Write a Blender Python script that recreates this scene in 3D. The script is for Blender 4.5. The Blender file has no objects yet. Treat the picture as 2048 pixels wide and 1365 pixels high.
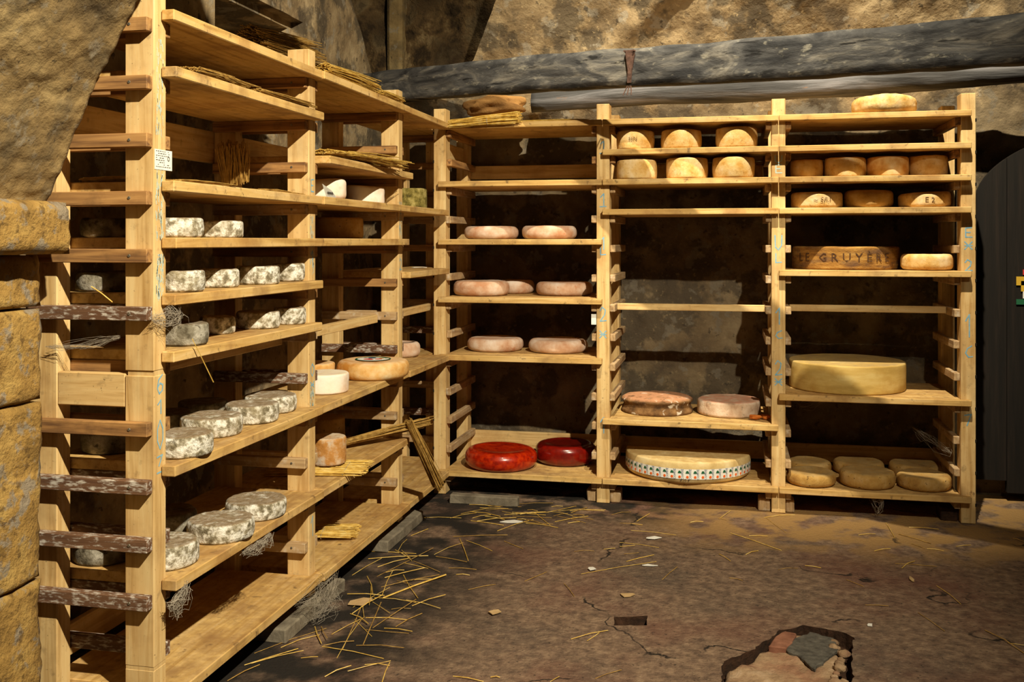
import bpy, bmesh, math, random
from mathutils import Vector, Matrix, noise
from mathutils.geometry import delaunay_2d_cdt

# ------------------------------------------------------------------ camera, world, lights, exposure
scene = bpy.context.scene
COL = scene.collection
YAW = 12.379
camd = bpy.data.cameras.new('camera'); cam = bpy.data.objects.new('camera', camd); COL.objects.link(cam)
cam.location = (0, 0, 1.5); cam.rotation_euler = (math.radians(90), 0, math.radians(YAW))
camd.sensor_width = 36; camd.lens = 35.0; camd.shift_y = -200.5/2048; camd.clip_start = .05
scene.camera = cam
scene.view_settings.view_transform = 'Standard'; scene.view_settings.look = 'None'
scene.view_settings.gamma = 1; scene.view_settings.use_curve_mapping = False
scene.view_settings.exposure = 0.0
world = bpy.data.worlds.new('world'); scene.world = world; world.use_nodes = True
world.node_tree.nodes['Background'].inputs[0].default_value = (1, .82, .6, 1)
world.node_tree.nodes['Background'].inputs[1].default_value = .005

def spot(name, loc, target, power, angle, blend, radius, col):
    l = bpy.data.lights.new(name, 'SPOT'); l.energy = power; l.spot_size = math.radians(angle)
    l.spot_blend = blend; l.shadow_soft_size = radius; l.color = col
    o = bpy.data.objects.new(name, l); COL.objects.link(o); o.location = loc
    o.rotation_euler = (Vector(target)-Vector(loc)).to_track_quat('-Z', 'Y').to_euler()
    return o
WARM = (1, .885, .635)
spot('high_spot', (.15, 2.0, 8.0), (.35, 6.1, 2.95), 6300, 40, 1.0, .05, WARM)
spot('aisle_spot', (1.4, .5, 4.4), (-1.85, 3.75, 1.3), 2150, 80, 1.0, .04, WARM)

# ------------------------------------------------------------------ helpers
def lin(h):
    h = h.lstrip('#'); out = []
    for i in (0, 2, 4):
        v = int(h[i:i+2], 16)/255
        out.append(v/12.92 if v <= .04045 else ((v+.055)/1.055)**2.4)
    return (*out, 1)

def link(name, bm, mats, parent=None, smooth=False, loc=None):
    """one mesh object; bm is in world coordinates, origin is moved to loc"""
    me = bpy.data.meshes.new(name)
    if loc is not None:
        bmesh.ops.translate(bm, verts=bm.verts, vec=-Vector(loc))
    bm.to_mesh(me); bm.free()
    if not isinstance(mats, (list, tuple)): mats = [mats]
    for m in mats: me.materials.append(m)
    if smooth:
        for p in me.polygons: p.use_smooth = True
    o = bpy.data.objects.new(name, me); COL.objects.link(o)
    if loc is not None: o.location = loc
    if parent is not None:
        o.parent = parent
        if loc is not None: o.location = Vector(loc)-parent.location
        else: o.location = -parent.location
    return o

def tag(o, label=None, cat=None, group=None, kind=None):
    if label: o['label'] = label
    if cat: o['category'] = cat
    if group: o['group'] = group
    if kind: o['kind'] = kind
    return o

def empty(name, loc):
    o = bpy.data.objects.new(name, None); COL.objects.link(o); o.location = loc; o.empty_display_size = .05
    return o

def box(bm, x0, x1, y0, y1, z0, z1, bev=0.0):
    g = bmesh.ops.create_cube(bm, size=1)
    for v in g['verts']:
        v.co = Vector(((x0+x1)/2+v.co.x*(x1-x0), (y0+y1)/2+v.co.y*(y1-y0), (z0+z1)/2+v.co.z*(z1-z0)))
    if bev:
        es = list({e for v in g['verts'] for e in v.link_edges})
        bmesh.ops.bevel(bm, geom=es, offset=bev, segments=1, affect='EDGES')

def prism(bm, pts, z0, z1, bev=0.0):
    lo = [bm.verts.new((x, y, z0)) for x, y in pts]; hi = [bm.verts.new((x, y, z1)) for x, y in pts]
    n = len(pts); fs = [bm.faces.new(lo[::-1]), bm.faces.new(hi)]
    for i in range(n): fs.append(bm.faces.new((lo[i], lo[(i+1) % n], hi[(i+1) % n], hi[i])))
    bmesh.ops.recalc_face_normals(bm, faces=fs)
    if bev:
        es = list({e for f in fs for e in f.edges})
        bmesh.ops.bevel(bm, geom=es, offset=bev, segments=1, affect='EDGES')

def tube(bm, pts, r, sides=5, r2=None):
    pts = [Vector(p) for p in pts]; rings = []
    n = len(pts)
    for i, p in enumerate(pts):
        d = (pts[min(i+1, n-1)]-pts[max(i-1, 0)]).normalized()
        a = d.cross(Vector((0, 0, 1)))
        if a.length < 1e-3: a = d.cross(Vector((0, 1, 0)))
        a.normalize(); b = d.cross(a)
        rr = r if r2 is None else r+(r2-r)*i/(n-1)
        rings.append([bm.verts.new(p+rr*(math.cos(t)*a+math.sin(t)*b)) for t in [2*math.pi*k/sides for k in range(sides)]])
    for A, B in zip(rings, rings[1:]):
        for k in range(sides): bm.faces.new((A[k], A[(k+1) % sides], B[(k+1) % sides], B[k]))
    bm.faces.new(rings[0]); bm.faces.new(rings[-1][::-1])

# ------------------------------------------------------------------ materials
def new_mat(name):
    m = bpy.data.materials.new(name); m.use_nodes = True
    nt = m.node_tree; b = nt.nodes['Principled BSDF']
    return m, nt, b

def nmat(name, ramp, scale=5, detail=6, stretch=(1, 1, 1), overlays=(), rough=.8, bump=(30, .2, .004), spec=.3,
         top=None, coat=0.0, rand=True, dist=0.0):
    """ramp: [(pos, hex)...]; overlays: (hex, scale, lo, hi, stretch, amount); top: (hex, lo, hi) colour of up-facing skin"""
    m, nt, b = new_mat(name); N = nt.nodes; L = nt.links
    tc = N.new('ShaderNodeTexCoord'); vec = tc.outputs['Object']
    if rand:
        oi = N.new('ShaderNodeObjectInfo'); ml = N.new('ShaderNodeVectorMath'); ml.operation = 'SCALE'
        ml.inputs[0].default_value = (37.1, 91.7, 53.3); L.new(oi.outputs['Random'], ml.inputs['Scale'])
        ad = N.new('ShaderNodeVectorMath'); ad.operation = 'ADD'
        L.new(vec, ad.inputs[0]); L.new(ml.outputs[0], ad.inputs[1]); vec = ad.outputs[0]
    def noi(sc, det, st, ds=0.0, rg=.6):
        mp = N.new('ShaderNodeMapping'); mp.inputs['Scale'].default_value = st; L.new(vec, mp.inputs['Vector'])
        n = N.new('ShaderNodeTexNoise'); n.inputs['Scale'].default_value = sc; n.inputs['Detail'].default_value = det
        n.inputs['Roughness'].default_value = rg; n.inputs['Distortion'].default_value = ds
        L.new(mp.outputs[0], n.inputs['Vector']); return n
    n1 = noi(scale, detail, stretch, dist)
    cr = N.new('ShaderNodeValToRGB'); el = cr.color_ramp.elements
    el[0].position = ramp[0][0]; el[0].color = lin(ramp[0][1]); el[1].position = ramp[-1][0]; el[1].color = lin(ramp[-1][1])
    for p, c in ramp[1:-1]:
        e = el.new(p); e.color = lin(c)
    L.new(n1.outputs['Fac'], cr.inputs[0]); col = cr.outputs[0]
    for ov in overlays:
        c, sc, lo, hi, st, amt = ov
        n = noi(sc, 5, st)
        mr = N.new('ShaderNodeMapRange'); mr.inputs[1].default_value = lo; mr.inputs[2].default_value = hi
        mr.inputs[4].default_value = amt; L.new(n.outputs['Fac'], mr.inputs[0])
        mx = N.new('ShaderNodeMix'); mx.data_type = 'RGBA'; L.new(mr.outputs[0], mx.inputs[0])
        L.new(col, mx.inputs[6]); mx.inputs[7].default_value = lin(c); col = mx.outputs[2]
    if top:
        c, lo, hi, amt = top
        sp = N.new('ShaderNodeSeparateXYZ'); L.new(tc.outputs['Normal'], sp.inputs[0])
        n = noi(22, 5, (1, 1, 1))
        md = N.new('ShaderNodeMath'); md.operation = 'MULTIPLY'
        a = N.new('ShaderNodeMapRange'); a.inputs[1].default_value = .6; a.inputs[2].default_value = .95
        L.new(sp.outputs[2], a.inputs[0])
        bb = N.new('ShaderNodeMapRange'); bb.inputs[1].default_value = lo; bb.inputs[2].default_value = hi; bb.inputs[4].default_value = amt
        L.new(n.outputs['Fac'], bb.inputs[0]); L.new(a.outputs[0], md.inputs[0]); L.new(bb.outputs[0], md.inputs[1])
        mx = N.new('ShaderNodeMix'); mx.data_type = 'RGBA'; L.new(md.outputs[0], mx.inputs[0])
        L.new(col, mx.inputs[6]); mx.inputs[7].default_value = lin(c); col = mx.outputs[2]
    L.new(col, b.inputs['Base Color'])
    b.inputs['Roughness'].default_value = rough; b.inputs['Specular IOR Level'].default_value = spec
    if coat: b.inputs['Coat Weight'].default_value = coat; b.inputs['Coat Roughness'].default_value = .12
    if bump:
        n = noi(bump[0], 8, stretch if len(bump) > 3 else (1, 1, 1))
        bp = N.new('ShaderNodeBump'); bp.inputs['Strength'].default_value = bump[1]; bp.inputs['Distance'].default_value = bump[2]
        L.new(n.outputs['Fac'], bp.inputs['Height']); L.new(bp.outputs[0], b.inputs['Normal'])
    return m

def flat(name, hexc, rough=.7, metal=0, spec=.3):
    m, nt, b = new_mat(name); b.inputs['Base Color'].default_value = lin(hexc)
    b.inputs['Roughness'].default_value = rough; b.inputs['Metallic'].default_value = metal
    b.inputs['Specular IOR Level'].default_value = spec
    return m

AX = {'x': (.06, 1, 1), 'y': (1, .06, 1), 'z': (1, 1, .06)}
def wood(name, ax, ramp, overlays=(), bump=.25, top=None):
    return nmat(name, ramp, scale=42, detail=4, stretch=AX[ax], overlays=overlays, rough=.75, bump=(70, bump*1.6, .002, 1), dist=.5, top=top)
PINE = [(.3, '#b59058'), (.5, '#d6b57e'), (.72, '#e0c692')]
def dirt(ax, a=.6): return [('#7c644a', 6, .50, .72, (1, 1, 1), a), ('#b57f3a', 3, .45, .7, (1, 1, 1), .5*a+.1),
    ('#5a4630', 26, .60, .72, (1, 1, 1), a), ('#3c2c1c', 95, .66, .73, (1, 1, 1), .85), ('#4a2f18', 9, .735, .76, (1, 1, 1) if ax == 'o' else tuple(.5 if c == ax else 1 for c in 'xyz'), .8)]
M = {}
for ax in 'xyz':
    M['pine_'+ax] = wood('pine_'+ax, ax, PINE, dirt(ax, .35))
    M['board_'+ax] = wood('board_'+ax, ax, [(.3, '#aa844a'), (.48, '#cda868'), (.72, '#dbba84')], dirt(ax, .75), top=('#8f6c44', .36, .62, .5))
    M['cleat_pale_'+ax] = wood('cleat_pale_'+ax, ax, [(.3, '#8a6a48'), (.6, '#c0a27a')], [('#d8cfc0', 30, .52, .7, (1, 1, 1), .5), ('#6b4a30', 9, .5, .7, (1, 1, 1), .4)])
    M['cleat_brown_'+ax] = wood('cleat_brown_'+ax, ax, [(.35, '#6a4a30'), (.5, '#a07648'), (.65, '#b98d58')], [('#57402c', 12, .5, .7, (1, 1, 1), .5)])
    M['cleat_mould_'+ax] = wood('cleat_mould_'+ax, ax, [(.3, '#54392a'), (.7, '#7b5a42')], [('#d6d0c8', 110, .50, .66, (.3 if ax == 'x' else 1, .3 if ax == 'y' else 1, 1), .8)], .5)
M['ochre_stone'] = nmat('ochre_stone', [(.32, '#7d6132'), (.5, '#a07e44'), (.68, '#b49456')], scale=9, detail=10, rand=False,
    overlays=[('#8b8378', 13, .54, .60, (1, 1, 1), .8), ('#5d4526', 30, .56, .66, (1, 1, 1), .7), ], bump=(60, 1, .012), rough=.95)
M['brown_stone'] = nmat('brown_stone', [(.3, '#65543a'), (.5, '#87704a'), (.72, '#a08a60')], scale=5, detail=10, rand=False,
    overlays=[('#4d4436', 6, .50, .64, (1, 1, 1), .65), ('#8d8576', 16, .58, .66, (1, 1, 1), .6), ('#2e261c', 34, .64, .70, (1, 1, 1), .8)], bump=(36, .8, .010), rough=.95)
M['plaster'] = nmat('plaster', [(.32, '#5f5140'), (.48, '#8f7a5c'), (.68, '#b8a381')], scale=4, detail=12, rand=False,
    overlays=[('#4a4238', 3.4, .50, .56, (1, 1, 1), .75), ('#989082', 9, .57, .62, (1, 1, 1), .6), ('#332b24', 20, .62, .68, (1, 1, 1), .75), ('#c0a880', 30, .60, .68, (1, 1, 1), .5)], bump=(20, .8, .014), rough=.95)
M['dark_wall'] = nmat('dark_wall', [(.3, '#38312a'), (.5, '#5a4d3e'), (.7, '#7d6b52')], scale=6, detail=12, rand=False,
    overlays=[('#2a241e', 5, .5, .6, (1, 1, 1), .7)], bump=(30, .9, .02), rough=.95)
M['rough_masonry'] = nmat('rough_masonry', [(.38, '#3a2c1c'), (.5, '#6b5436'), (.62, '#a58d66')], scale=6, detail=12, rand=False,
    overlays=[('#2c2014', 3, .5, .6, (1, 1, 1), .8)], bump=(18, 1, .05), rough=.95)
M['floor'] = nmat('floor', [(.32, '#5a483d'), (.5, '#7a6352'), (.68, '#977e68')], scale=22, detail=14, rand=False,
    overlays=[('#4a423c', 1.5, .50, .70, (1, 1, 1), .6), ('#a08a70', 90, .60, .70, (1, 1, 1), .6), ('#6c4236', 1.2, .48, .66, (1, 1, 1), .6), ('#2a2420', 60, .62, .68, (1, 1, 1), .8), ('#b8a890', 130, .68, .72, (1, 1, 1), .8), ],
    bump=(60, .9, .012), rough=.9)
def floor_zones():
    # black trodden dirt along the left rack, noisy tan patches in front of the back rack, hairline cracks
    nt = M['floor'].node_tree; N = nt.nodes; L = nt.links; b = N['Principled BSDF']
    col = b.inputs['Base Color'].links[0].from_socket
    tc = N.new('ShaderNodeTexCoord'); sp = N.new('ShaderNodeSeparateXYZ'); L.new(tc.outputs['Object'], sp.inputs[0])
    def mrange(sock, a, c, lo=0, hi=1):
        m = N.new('ShaderNodeMapRange'); m.interpolation_type = 'SMOOTHSTEP'; m.inputs[1].default_value = a; m.inputs[2].default_value = c
        m.inputs[3].default_value = lo; m.inputs[4].default_value = hi; L.new(sock, m.inputs[0]); return m.outputs[0]
    def mul(*ss):
        o = ss[0]
        for q in ss[1:]:
            m = N.new('ShaderNodeMath'); m.operation = 'MULTIPLY'; L.new(o, m.inputs[0]); L.new(q, m.inputs[1]); o = m.outputs[0]
        return o
    def noi(sc, lo, hi, det=8):
        n = N.new('ShaderNodeTexNoise'); n.inputs['Scale'].default_value = sc; n.inputs['Detail'].default_value = det; L.new(tc.outputs['Object'], n.inputs['Vector'])
        return mrange(n.outputs['Fac'], lo, hi)
    def over(col, fac, c):
        m = N.new('ShaderNodeMix'); m.data_type = 'RGBA'; L.new(fac, m.inputs[0]); L.new(col, m.inputs[6]); m.inputs[7].default_value = lin(c); return m.outputs[2]
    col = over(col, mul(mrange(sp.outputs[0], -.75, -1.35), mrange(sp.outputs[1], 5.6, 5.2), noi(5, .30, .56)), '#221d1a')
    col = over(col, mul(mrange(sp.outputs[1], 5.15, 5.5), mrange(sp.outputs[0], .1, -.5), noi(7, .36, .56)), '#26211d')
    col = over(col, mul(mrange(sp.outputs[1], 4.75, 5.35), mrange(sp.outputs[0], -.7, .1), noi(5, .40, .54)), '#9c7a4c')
    v = N.new('ShaderNodeTexVoronoi'); v.feature = 'DISTANCE_TO_EDGE'; v.inputs['Scale'].default_value = .8
    n = N.new('ShaderNodeTexNoise'); n.inputs['Scale'].default_value = 5; n.inputs['Detail'].default_value = 8; L.new(tc.outputs['Object'], n.inputs['Vector'])
    mx = N.new('ShaderNodeVectorMath'); mx.operation = 'MULTIPLY_ADD'; L.new(n.outputs['Color'], mx.inputs[0]); mx.inputs[1].default_value = (.35, .35, .35); L.new(tc.outputs['Object'], mx.inputs[2])
    L.new(mx.outputs[0], v.inputs['Vector'])
    col = over(col, mul(mrange(v.outputs[0], .008, .002), noi(2.5, .5, .6)), '#231c18')
    L.new(col, b.inputs['Base Color'])
def darker_wall_zones():
    # the lower part of the back wall and the part around the door are mixed towards a dark brown
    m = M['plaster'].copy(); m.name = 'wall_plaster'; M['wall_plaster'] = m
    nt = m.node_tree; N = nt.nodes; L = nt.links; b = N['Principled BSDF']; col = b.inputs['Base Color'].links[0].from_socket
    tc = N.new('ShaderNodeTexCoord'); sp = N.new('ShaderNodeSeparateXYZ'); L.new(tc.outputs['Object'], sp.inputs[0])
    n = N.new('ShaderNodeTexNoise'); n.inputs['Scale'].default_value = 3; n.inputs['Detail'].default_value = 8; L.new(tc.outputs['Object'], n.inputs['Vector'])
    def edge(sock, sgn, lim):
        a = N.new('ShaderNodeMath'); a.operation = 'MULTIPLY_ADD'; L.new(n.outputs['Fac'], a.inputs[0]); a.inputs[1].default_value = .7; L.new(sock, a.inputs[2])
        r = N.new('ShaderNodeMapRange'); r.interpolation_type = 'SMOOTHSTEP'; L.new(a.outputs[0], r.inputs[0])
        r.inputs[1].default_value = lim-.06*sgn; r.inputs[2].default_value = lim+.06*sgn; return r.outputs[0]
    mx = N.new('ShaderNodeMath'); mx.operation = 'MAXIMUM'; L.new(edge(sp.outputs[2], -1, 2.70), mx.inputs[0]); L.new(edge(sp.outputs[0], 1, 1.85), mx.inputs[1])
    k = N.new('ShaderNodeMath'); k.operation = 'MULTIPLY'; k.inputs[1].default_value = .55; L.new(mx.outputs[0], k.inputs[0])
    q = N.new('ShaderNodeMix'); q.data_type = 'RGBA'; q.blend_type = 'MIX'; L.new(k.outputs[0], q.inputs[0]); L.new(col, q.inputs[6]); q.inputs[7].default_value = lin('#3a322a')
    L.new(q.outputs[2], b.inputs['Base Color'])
darker_wall_zones()
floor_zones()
M['rubble'] = nmat('rubble', [(.3, '#7a5f4a'), (.55, '#a98c6e'), (.75, '#c0a58a')], scale=14, detail=12, bump=(60, .9, .01), rough=.95,
    overlays=[('#a06a54', 6, .5, .7, (1, 1, 1), .5)])
M['grey_concrete'] = nmat('grey_concrete', [(.3, '#3d3a36'), (.7, '#6a655d')], scale=30, bump=(70, .8, .006), rough=.95)
M['brick'] = nmat('brick', [(.3, '#6e4636'), (.7, '#9a6a54')], scale=20, bump=(50, .6, .006), rough=.95)
M['dark_earth'] = nmat('dark_earth', [(.3, '#241811'), (.7, '#4a3122')], scale=20, bump=(40, 1, .01), rough=1)
M['beam'] = nmat('beam', [(.34, '#2a2a2d'), (.5, '#4c4b4c'), (.68, '#807b74')], scale=11, detail=10, stretch=(.15, .6, 1), dist=1.2,
    overlays=[('#121113', 30, .62, .68, (.08, .3, 1), .9), ('#a8a294', 30, .60, .70, (.4, .6, 1), .5)], bump=(9, .7, .03, 1), rough=.75)
M['log'] = nmat('log', [(.3, '#222123'), (.5, '#454446'), (.7, '#77757a')], scale=16, detail=8, stretch=(.08, 1, 1), dist=.6,
    overlays=[('#a87440', 9, .64, .70, (.3, 1, 1), .8)], bump=(22, .9, .02, 1), rough=.8)
M['bark'] = nmat('bark', [(.3, '#6a4826'), (.7, '#b98a50')], scale=12, stretch=(.3, 1, 1), bump=(30, .9, .01), rough=.9)
M['door_wood'] = nmat('door_wood', [(.3, '#0c0907'), (.55, '#17110d'), (.75, '#251b15')], scale=30, stretch=(1, 1, .06), bump=(40, .5, .005, 1), rough=.8)
M['grey_block'] = nmat('grey_block', [(.3, '#5f564a'), (.7, '#8d8373')], scale=14, overlays=[('#5c4c38', 6, .55, .7, (1, 1, 1), .6)], bump=(60, .6, .006), rough=.95)
M['straw'] = nmat('straw', [(.3, '#b08838'), (.5, '#d2ac52'), (.7, '#e6cc84')], scale=30, bump=None, rough=.55, spec=.4)
M['old_straw'] = nmat('old_straw', [(.3, '#7a5a2c'), (.5, '#a5803f'), (.7, '#bc9a58')], scale=40, bump=None, rough=.7)
M['mould_rind'] = nmat('mould_rind', [(.36, '#6d6450'), (.45, '#a29985'), (.52, '#d6d1c6'), (.66, '#f2efe9')], scale=38, detail=10, rough=.95,
    overlays=[('#6f6550', 60, .54, .62, (1, 1, 1), .7), ('#9a8c70', 15, .52, .64, (1, 1, 1), .55)], bump=(60, 1, .010), top=('#8a7459', .30, .50, .85))
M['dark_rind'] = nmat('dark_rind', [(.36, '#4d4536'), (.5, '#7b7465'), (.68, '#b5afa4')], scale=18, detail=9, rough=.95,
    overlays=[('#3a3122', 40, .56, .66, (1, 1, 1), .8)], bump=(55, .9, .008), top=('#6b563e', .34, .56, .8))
M['pink_rind'] = nmat('pink_rind', [(.35, '#b98868'), (.5, '#cfae96'), (.66, '#e0d0c4')], scale=9, detail=8, rough=.85,
    overlays=[('#b8744a', 11, .62, .70, (1, 1, 1), .7)], bump=(60, .4, .004))
M['white_rind'] = nmat('white_rind', [(.35, '#dcc0a8'), (.5, '#eee0d2'), (.7, '#f4ece4')], scale=9, rough=.85,
    overlays=[('#b0aca8', 12, .64, .70, (1, 1, 1), .6)], bump=(60, .4, .004), top=('#ecdcb8', .3, .6, .6))
M['orange_rind'] = nmat('orange_rind', [(.35, '#c4863a'), (.5, '#dcae6c'), (.68, '#ead0a4')], scale=10, rough=.8, bump=(60, .4, .004), top=('#e6c4a0', .3, .6, .7))
M['golden_rind'] = nmat('golden_rind', [(.33, '#c8964a'), (.5, '#dbb678'), (.68, '#e6cba0')], scale=14, rough=.8,
    overlays=[('#a87c40', 45, .58, .68, (1, 1, 1), .6)], bump=(70, .5, .004))
M['speckled_rind'] = nmat('speckled_rind', [(.33, '#9a7038'), (.5, '#b48c4a'), (.7, '#c4a26c')], scale=12, rough=.85,
    overlays=[('#4c3516', 60, .62, .68, (1, 1, 1), .85)], bump=(60, .6, .005), top=('#a2885c', .3, .6, .7))
M['yellow_rind'] = nmat('yellow_rind', [(.33, '#b08f4a'), (.5, '#c4a35c'), (.7, '#d3b877')], scale=8, stretch=(.5, .5, 2), rough=.7,
    overlays=[('#a57a30', 5, .55, .7, (1, 1, 1), .6)], bump=(60, .2, .003), top=('#9c8560', .3, .6, .7))
M['brown_rind'] = nmat('brown_rind', [(.34, '#6e4a22'), (.5, '#94692f'), (.68, '#b08848')], scale=22, stretch=(.4, .4, 2), rough=.9,
    overlays=[('#5b4334', 10, .5, .62, (.6, .6, 2), .7)], bump=(70, .8, .006))
M['tall_rind'] = nmat('tall_rind', [(.34, '#a06a2c'), (.5, '#b98448'), (.66, '#cfb494')], scale=16, rough=.9,
    overlays=[('#c8c0b4', 12, .56, .66, (1, 1, 1), .7)], bump=(60, .6, .006), top=('#d8ceba', .3, .6, .8))
M['collar_rind'] = nmat('collar_rind', [(.36, '#4c3520'), (.5, '#6f5030'), (.66, '#8d6a44')], scale=14, rough=.9,
    overlays=[('#d8cfc4', 18, .60, .64, (1, 1, 1), .85)], bump=(60, .8, .006), top=('#c08a68', .3, .5, .85))
M['ruddy_rind'] = nmat('ruddy_rind', [(.34, '#a98870'), (.5, '#c8ae98'), (.66, '#d9c8b8')], scale=13, rough=.9,
    overlays=[('#7c7466', 16, .58, .66, (1, 1, 1), .6)], bump=(60, .6, .005), top=('#cc8c70', .34, .56, .8))
M['red_wax'] = nmat('red_wax', [(.38, '#8a1402'), (.5, '#a82004'), (.66, '#bc3406')], scale=34, rough=.28, spec=.5, coat=.5, bump=(70, .25, .002))
M['dark_red_wax'] = nmat('dark_red_wax', [(.35, '#5c0804'), (.7, '#7c1006')], scale=30, rough=.26, spec=.5, coat=.5, bump=(70, .2, .002))
M['comte_rind'] = nmat('comte_rind', [(.34, '#b99c66'), (.5, '#d0b680'), (.7, '#dfcca0')], scale=10, rough=.8, bump=(50, .3, .003), top=('#b4935e', .36, .6, .8))
M['mossy'] = nmat('mossy_rind', [(.36, '#4c4420'), (.5, '#85783c'), (.66, '#b8a868')], scale=24, rough=.95, bump=(40, 1, .01))
M['paper'] = nmat('paper', [(.3, '#d8d6d0'), (.7, '#eeece8')], scale=20, bump=None, rough=.8)
M['card'] = nmat('card', [(.3, '#a98a60'), (.7, '#c4a67a')], scale=20, bump=None, rough=.85)
M['ink'] = flat('ink', '#2b2a2c'); M['stamp'] = flat('stamp', '#5a3a1a'); M['brand'] = flat('brand', '#4a3120', .9)
M['green'] = flat('green_ink', '#1c5a3c'); M['orange'] = flat('orange_ink', '#e06018'); M['navy'] = flat('navy_ink', '#35527a')
M['red'] = flat('red_ink', '#c43434'); M['yellow'] = flat('yellow_ink', '#c8a030')
M['chalk'] = nmat('chalk', [(.4, '#8fb4c4'), (.6, '#6fa6c8')], scale=60, bump=None, rough=.95)
M['pale_chalk'] = nmat('pale_chalk', [(.4, '#c0cfc8'), (.6, '#a8c8cc')], scale=60, bump=None, rough=.95)
M['iron'] = nmat('iron', [(.3, '#3b2a24'), (.7, '#6e5248')], scale=40, bump=(60, .8, .004), rough=.8)
M['screw'] = flat('screw_metal', '#8a867c', .45, .8)
M['web'] = nmat('web', [(.3, '#8a8074'), (.7, '#b4aa9c')], scale=20, bump=None, rough=.9)
M['crumb'] = nmat('crumb', [(.3, '#b05a1a'), (.7, '#d07c30')], scale=20, bump=(50, .5, .003), rough=.8)

# ------------------------------------------------------------------ setting: floor
def ragged(pts, step, amp, seed):
    out = []; n = len(pts)
    for i in range(n):
        a = Vector(pts[i]); b = Vector(pts[(i+1) % n]); k = max(1, int((b-a).length/step))
        for j in range(k):
            p = a.lerp(b, j/k); q = Vector((p.x*30+seed, p.y*30, seed*3.3))
            p = p+Vector((noise.noise(q), noise.noise(q+Vector((9, 9, 9)))))*amp
            out.append((p.x, p.y))
    return out
HOLE = ragged([(-.05, 3.20), (-.030, 3.457), (-.024, 3.635), (.07, 3.753), (.156, 3.905), (.187, 3.981), (.284, 4.044), (.376, 4.028), (.427, 3.984), (.461, 3.933), (.428, 3.787), (.417, 3.655), (.402, 3.551), (.38, 3.25), (.2, 3.12)], .02, .014, 1)
SLOT = ragged([(-.448, 3.883), (-.455, 3.972), (-.323, 4.011), (-.319, 3.911)], .02, .006, 5)
def inside(p, poly):
    c = False; n = len(poly); x, y = p
    for i in range(n):
        x1, y1 = poly[i]; x2, y2 = poly[(i+1) % n]
        if (y1 > y) != (y2 > y) and x < (x2-x1)*(y-y1)/(y2-y1)+x1: c = not c
    return c
def fz(x, y):
    return .006*noise.noise(Vector((x*2.2, y*2.2, 4)))+.003*noise.noise(Vector((x*9, y*9, 1)))-.003
def build_floor():
    vs = []; es = []
    for poly in (HOLE, SLOT):
        b = len(vs); vs += [Vector(p) for p in poly]; n = len(poly)
        es += [(b+i, b+(i+1) % n) for i in range(n)]
    rnd = random.Random(2); y = -1.4
    while y < 7.41:
        x = -3.2
        while x < 3.61:
            near = (-.6 < x < .6 and 3.0 < y < 4.2)
            p = (x+rnd.uniform(-.01, .01), y+rnd.uniform(-.01, .01))
            if not inside(p, HOLE) and not inside(p, SLOT): vs.append(Vector(p))
            x += .08
        y += .08
    V, E, F, *_ = delaunay_2d_cdt(vs, es, [], 0, 1e-5)
    bm = bmesh.new(); bv = [bm.verts.new((v.x, v.y, fz(v.x, v.y))) for v in V]
    for f in F:
        c = sum((V[i] for i in f), Vector((0, 0)))/len(f)
        if inside(c, HOLE) or inside(c, SLOT): continue
        fc = bm.faces.new([bv[i] for i in f])
        fc.normal_update()
        if fc.normal.z < 0: fc.normal_flip()
    for poly, dep in ((HOLE, .06), (SLOT, .05)):
        n = len(poly)
        t = [bm.verts.new((x, y, fz(x, y))) for x, y in poly]
        l = [bm.verts.new((x+.012*noise.noise(Vector((x*40, y*40, 2))), y+.012*noise.noise(Vector((x*40, y*40, 7))), -dep)) for x, y in poly]
        for i in range(n):
            f = bm.faces.new((t[i], t[(i+1) % n], l[(i+1) % n], l[i])); f.material_index = 1
        f = bm.faces.new(l); f.material_index = 1
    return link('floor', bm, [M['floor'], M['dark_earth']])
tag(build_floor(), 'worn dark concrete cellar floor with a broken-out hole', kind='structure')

def lump(name, cx, cy, cz, rx, ry, rz, mat, seed, sub=3, amp=.25, parent=None):
    bm = bmesh.new(); bmesh.ops.create_icosphere(bm, subdivisions=sub, radius=1)
    for v in bm.verts:
        n = noise.noise(v.co*1.6+Vector((seed*7.3, seed, 0)))
        v.co *= 1+amp*n
        v.co = Vector((v.co.x*rx, v.co.y*ry, v.co.z*rz))+Vector((cx, cy, cz))
    return link(name, bm, mat, parent, smooth=True, loc=(cx, cy, cz-rz*.8))

# slab showing in the hole
bm = bmesh.new()
gv = {}
poly = ragged([(-.035, 3.2), (-.020, 3.45), (-.012, 3.60), (.075, 3.725), (.155, 3.87), (.19, 3.95), (.28, 4.015), (.37, 4.0), (.41, 3.93), (.385, 3.80), (.37, 3.62), (.36, 3.3), (.2, 3.14)], .02, .012, 9)
c = Vector((.19, 3.6))
def slabz(x, y): return -.022+.014*noise.noise(Vector((x*11, y*11, 3)))+.006*noise.noise(Vector((x*40, y*40, 3)))
rings = []
for k in range(14):
    t = 1-k/14
    rings.append([bm.verts.new((c.x+(x-c.x)*t, c.y+(y-c.y)*t, slabz(c.x+(x-c.x)*t, c.y+(y-c.y)*t)-(.016 if k == 0 else 0))) for x, y in poly])
low = [bm.verts.new((x, y, -.058)) for x, y in poly]
rings.insert(0, low)
n = len(poly)
for A, B in zip(rings, rings[1:]):
    for i in range(n): bm.faces.new((A[i], A[(i+1) % n], B[(i+1) % n], B[i]))
bm.faces.new(rings[-1])
bmesh.ops.recalc_face_normals(bm, faces=bm.faces)
o = link('rubble_slab', bm, M['rubble'], smooth=True, loc=(.19, 3.6, -.058))
tag(o, 'pinkish broken slab of rubble lying exposed in the floor hole', 'rubble')
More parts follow.
